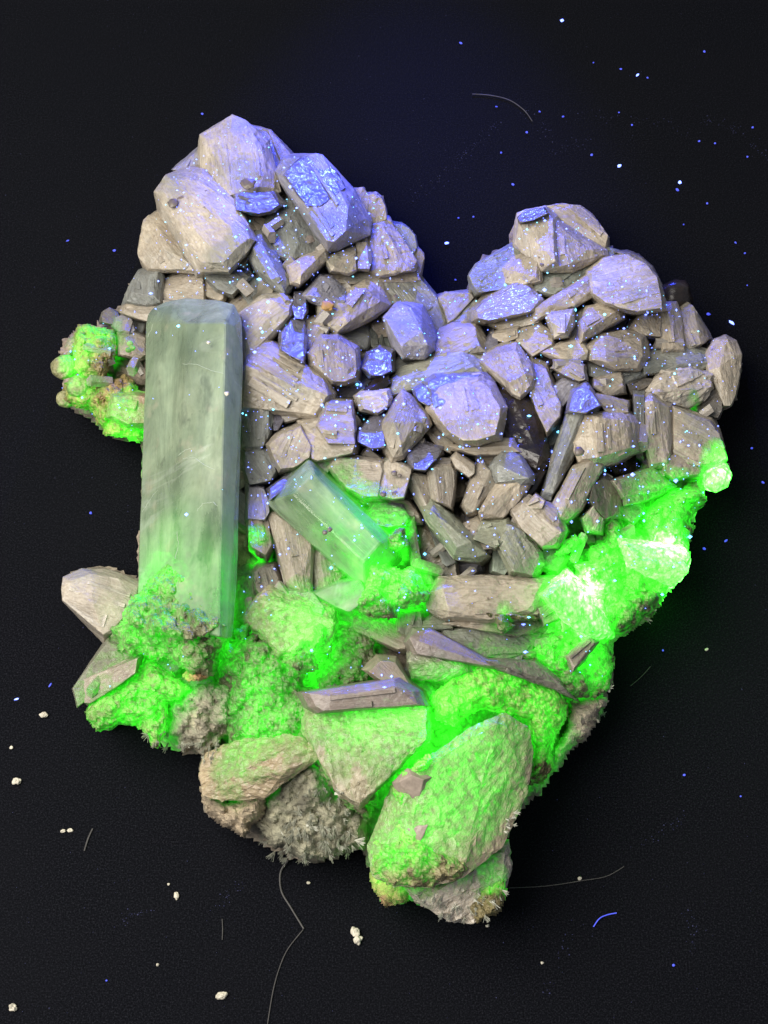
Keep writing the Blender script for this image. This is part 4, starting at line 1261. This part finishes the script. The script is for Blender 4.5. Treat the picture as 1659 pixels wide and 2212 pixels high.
BG = 'blue glowing specks of lint on the black sheet'
pts = [('S4', 776, 88, 7, 6), ('S4', 342, 185, 8, 4), ('S4', 1386, 221, 5, 5), ('S4', 1028, 296, 6, 4), ('S4', 1100, 321, 9, 4), ('S4', 1143, 333, 4, 4),
       ('S4', 911, 268, 3, 3), ('S4', 680, 478, 4, 4), ('S4', 781, 499, 5, 4), ('S4', 625, 567, 5, 5), ('S4', 515, 654, 4, 4), ('S4', 903, 664, 5, 5),
       ('S4', 1022, 711, 8, 6), ('S4', 566, 791, 6, 5), ('S4', 1281, 782, 6, 7), ('S4', 1271, 814, 7, 5), ('S4', 396, 929, 5, 4), ('S4', 332, 934, 4, 3),
       ('S4', 282, 1042, 9, 5), ('S4', 1076, 536, 4, 4), ('S4', 1364, 605, 5, 4), ('S4', 1432, 614, 5, 4), ('S4', 1593, 546, 5, 4), ('S4', 1398, 872, 4, 4),
       ('S4', 1571, 672, 4, 4), ('S4', 1404, 1346, 7, 6), ('S4', 1503, 1382, 12, 5), ('S4', 1275, 1211, 13, 4), ('S4', 1297, 962, 3, 3), ('S4', 1560, 1085, 4, 3),
       ('S4', 319, 1199, 4, 3), ('S4', 1520, 1040, 5, 3), ('S4', 1020, 482, 4, 3), ('S4', 1570, 1223, 3, 3), ('S4', 495, 457, 5, 3),
       ('V', 247, 541, 7, 5), ('V', 146, 520, 6, 3), ('V', 437, 246, 5, 5), ('V', 196, 1108, 5, 5), ('V', 108, 1480, 3, 9), ('V', 36, 1510, 8, 3),
       ('V', 1568, 1168, 8, 4), ('V', 1521, 1185, 6, 5), ('V', 1624, 968, 4, 4), ('V', 1478, 1674, 5, 4), ('V', 1648, 1042, 4, 6), ('V', 1432, 1405, 3, 4),
       ('V', 1215, 42, 4, 4), ('V', 1455, 2085, 5, 4), ('V', 230, 2118, 3, 3), ('V', 1600, 1720, 3, 3)]
OWN = {0: 'bright blue speck nearest the top edge of the sheet', 1: 'thin level blue scrap by the top edge, alone in its part of the sheet',
       4: 'slanting blue scrap in a short row of specks near the top edge', 12: 'bright blue speck in open space above the taller right crystal peak',
       14: 'upper one of a touching pair of blue specks above the right slope', 15: 'lower one of a touching pair of blue specks above the right slope',
       18: 'slanting blue scrap in the notch between the two crystal lobes', 13: 'round blue speck above the notch, nearest the right peak',
       25: 'round blue speck beside the long bright scrap right of the crystals', 26: 'long bright blue scrap on the sheet right of the crystals',
       27: 'long blue scrap just above the dark smoky ball', 35: 'pale blue scrap level with the lower left of the upper lobe',
       37: 'blue speck beside the tip of the left peak', 38: 'round blue speck between the green knob and the lower left crystal',
       39: 'upright thin blue thread left of the green horn', 40: 'level thin blue scrap at the left edge above the pale crumbs',
       41: 'oblong blue scrap below the small round glowing crystal'}
for i, (f, x, y, rx, ry) in enumerate(pts):
    x, y = conv(f, x, y)
    big_ = max(rx, ry)
    if rx > 1.7 * ry or ry > 1.7 * rx:
        lab = 'thin glowing blue fibre scrap lying on the black sheet'
    elif big_ >= 6:
        lab = 'larger bright blue glowing speck on the black sheet'
    else:
        lab = 'tiny round blue glowing speck on the black sheet'
    lab = OWN.get(i, lab)
    grain(x, y, rx * .6, ry * .6, rnd.uniform(-.9, .9), 'spark' if big_ >= 7 and i % 2 == 0 else 'lint', 'lint_speck', lab, 'speck', BG)

V, F = [], []
for i in range(1500):
    x, y = rnd.uniform(0, 1659), rnd.uniform(0, 2212)
    q = noise.noise(Vector((x / 240., y / 240., 9)))
    if sd_at(x, y) > -6 or rnd.random() > .35 + q:
        continue
    speck(V, F, U(x, y, .006), rnd.uniform(.003, .009))
half = len(V)
mesh_of('dust', V, F, M['faint'], None)
V, F = [], []
for arc in ([(1510, 255), (1560, 268), (1590, 280), (1630, 310), (1659, 345)], [(1080, 262), (1050, 285), (1010, 330), (975, 380), (930, 400), (880, 430)],
            [(1210, 245), (1300, 248), (1420, 262), (1510, 290)], [(1130, 235), (1170, 262), (1190, 300)], [(1190, 330), (1230, 315), (1280, 300)],
            [(950, 395), (985, 345), (1015, 315)], [(1380, 1830), (1440, 1790), (1480, 1760)], [(1180, 2150), (1215, 2060), (1230, 2000)], [(250, 2000), (290, 1975), (330, 1960)],
            [(1480, 1960), (1500, 2010), (1495, 2050)], [(470, 1960), (490, 1930), (520, 1905)]):
    for a, b in zip(arc, arc[1:]):
        for k in range(16):
            t = rnd.random()
            speck(V, F, U(a[0] + (b[0] - a[0]) * t + rnd.gauss(0, 7), a[1] + (b[1] - a[1]) * t + rnd.gauss(0, 7), .006), rnd.uniform(.004, .011))
mesh_of('dust_trail', V, F, M['faint'], None)


def hair(pts_, r, mat, name, label, cat='hair'):
    P = [Vector(U(x, y, z)) for x, y, z in pts_]
    S = []
    for i in range(len(P) - 1):                   # Catmull-Rom
        p0, p1, p2, p3 = P[max(i - 1, 0)], P[i], P[i + 1], P[min(i + 2, len(P) - 1)]
        for k in range(8):
            t = k / 8
            S.append(.5 * ((2 * p1) + (p2 - p0) * t + (2 * p0 - 5 * p1 + 4 * p2 - p3) * t * t + (3 * p1 - p0 - 3 * p2 + p3) * t ** 3))
    S.append(P[-1])
    V, F = [], []
    for a, b in zip(S, S[1:]):
        prism(V, F, a, b, r, r, 5)
    me = bpy.data.meshes.new(name)
    me.from_pydata([tuple(v) for v in V], [], F)
    return thing(link(name, me, M[mat]), label, cat)


z = .02
hair([(1100, 1918, z), (1180, 1914, z), (1260, 1902, .04), (1310, 1893, z), (1348, 1872, z)], .006, 'hair', 'hair', 'thin straight hair lying right of the tail of the specimen')
hair([(622, 1858, .1), (606, 1885, z), (608, 1925, z), (628, 1960, z), (656, 2006, z)], .013, 'hair', 'hair', 'thick grey hair curving down from below the needle spray')
hair([(655, 2008, z), (622, 2050, z), (604, 2090, z), (590, 2140, z), (578, 2212, z)], .007, 'hair', 'hair', 'fine grey hair running off the bottom edge of the sheet')
hair([(1282, 2002, z), (1295, 1984, .05), (1312, 1976, z), (1332, 1972, z)], .008, 'lint', 'lint_fibre', 'short curved blue fibre at the lower right of the sheet', 'fibre')
hair([(182, 1838, z), (190, 1812, z), (200, 1790, z)], .012, 'hair', 'lint_fibre', 'short grey fluff streak on the sheet left of the needle spray', 'fibre')
hair([(480, 1985, z), (481, 2010, z), (480, 2030, z)], .006, 'hair', 'lint_fibre', 'short upright grey thread above the oblong cream grain', 'fibre')
hair([(1020, 203, z), (1060, 206, z), (1100, 216, z), (1132, 238, z), (1150, 262, z)], .008, 'hair', 'hair', 'arched pale hair at the top of the sheet')
hair([(1362, 1482, z), (1385, 1462, z), (1405, 1440, z)], .005, 'hair', 'lint_fibre', 'short faint thread right of the grey fuzzy rock', 'fibre')
print('surface verts', len(SURF_V), 'tris', sum(sum(len(p.vertices) - 2 for p in o.data.polygons) for o in scene.objects if o.type == 'MESH'))
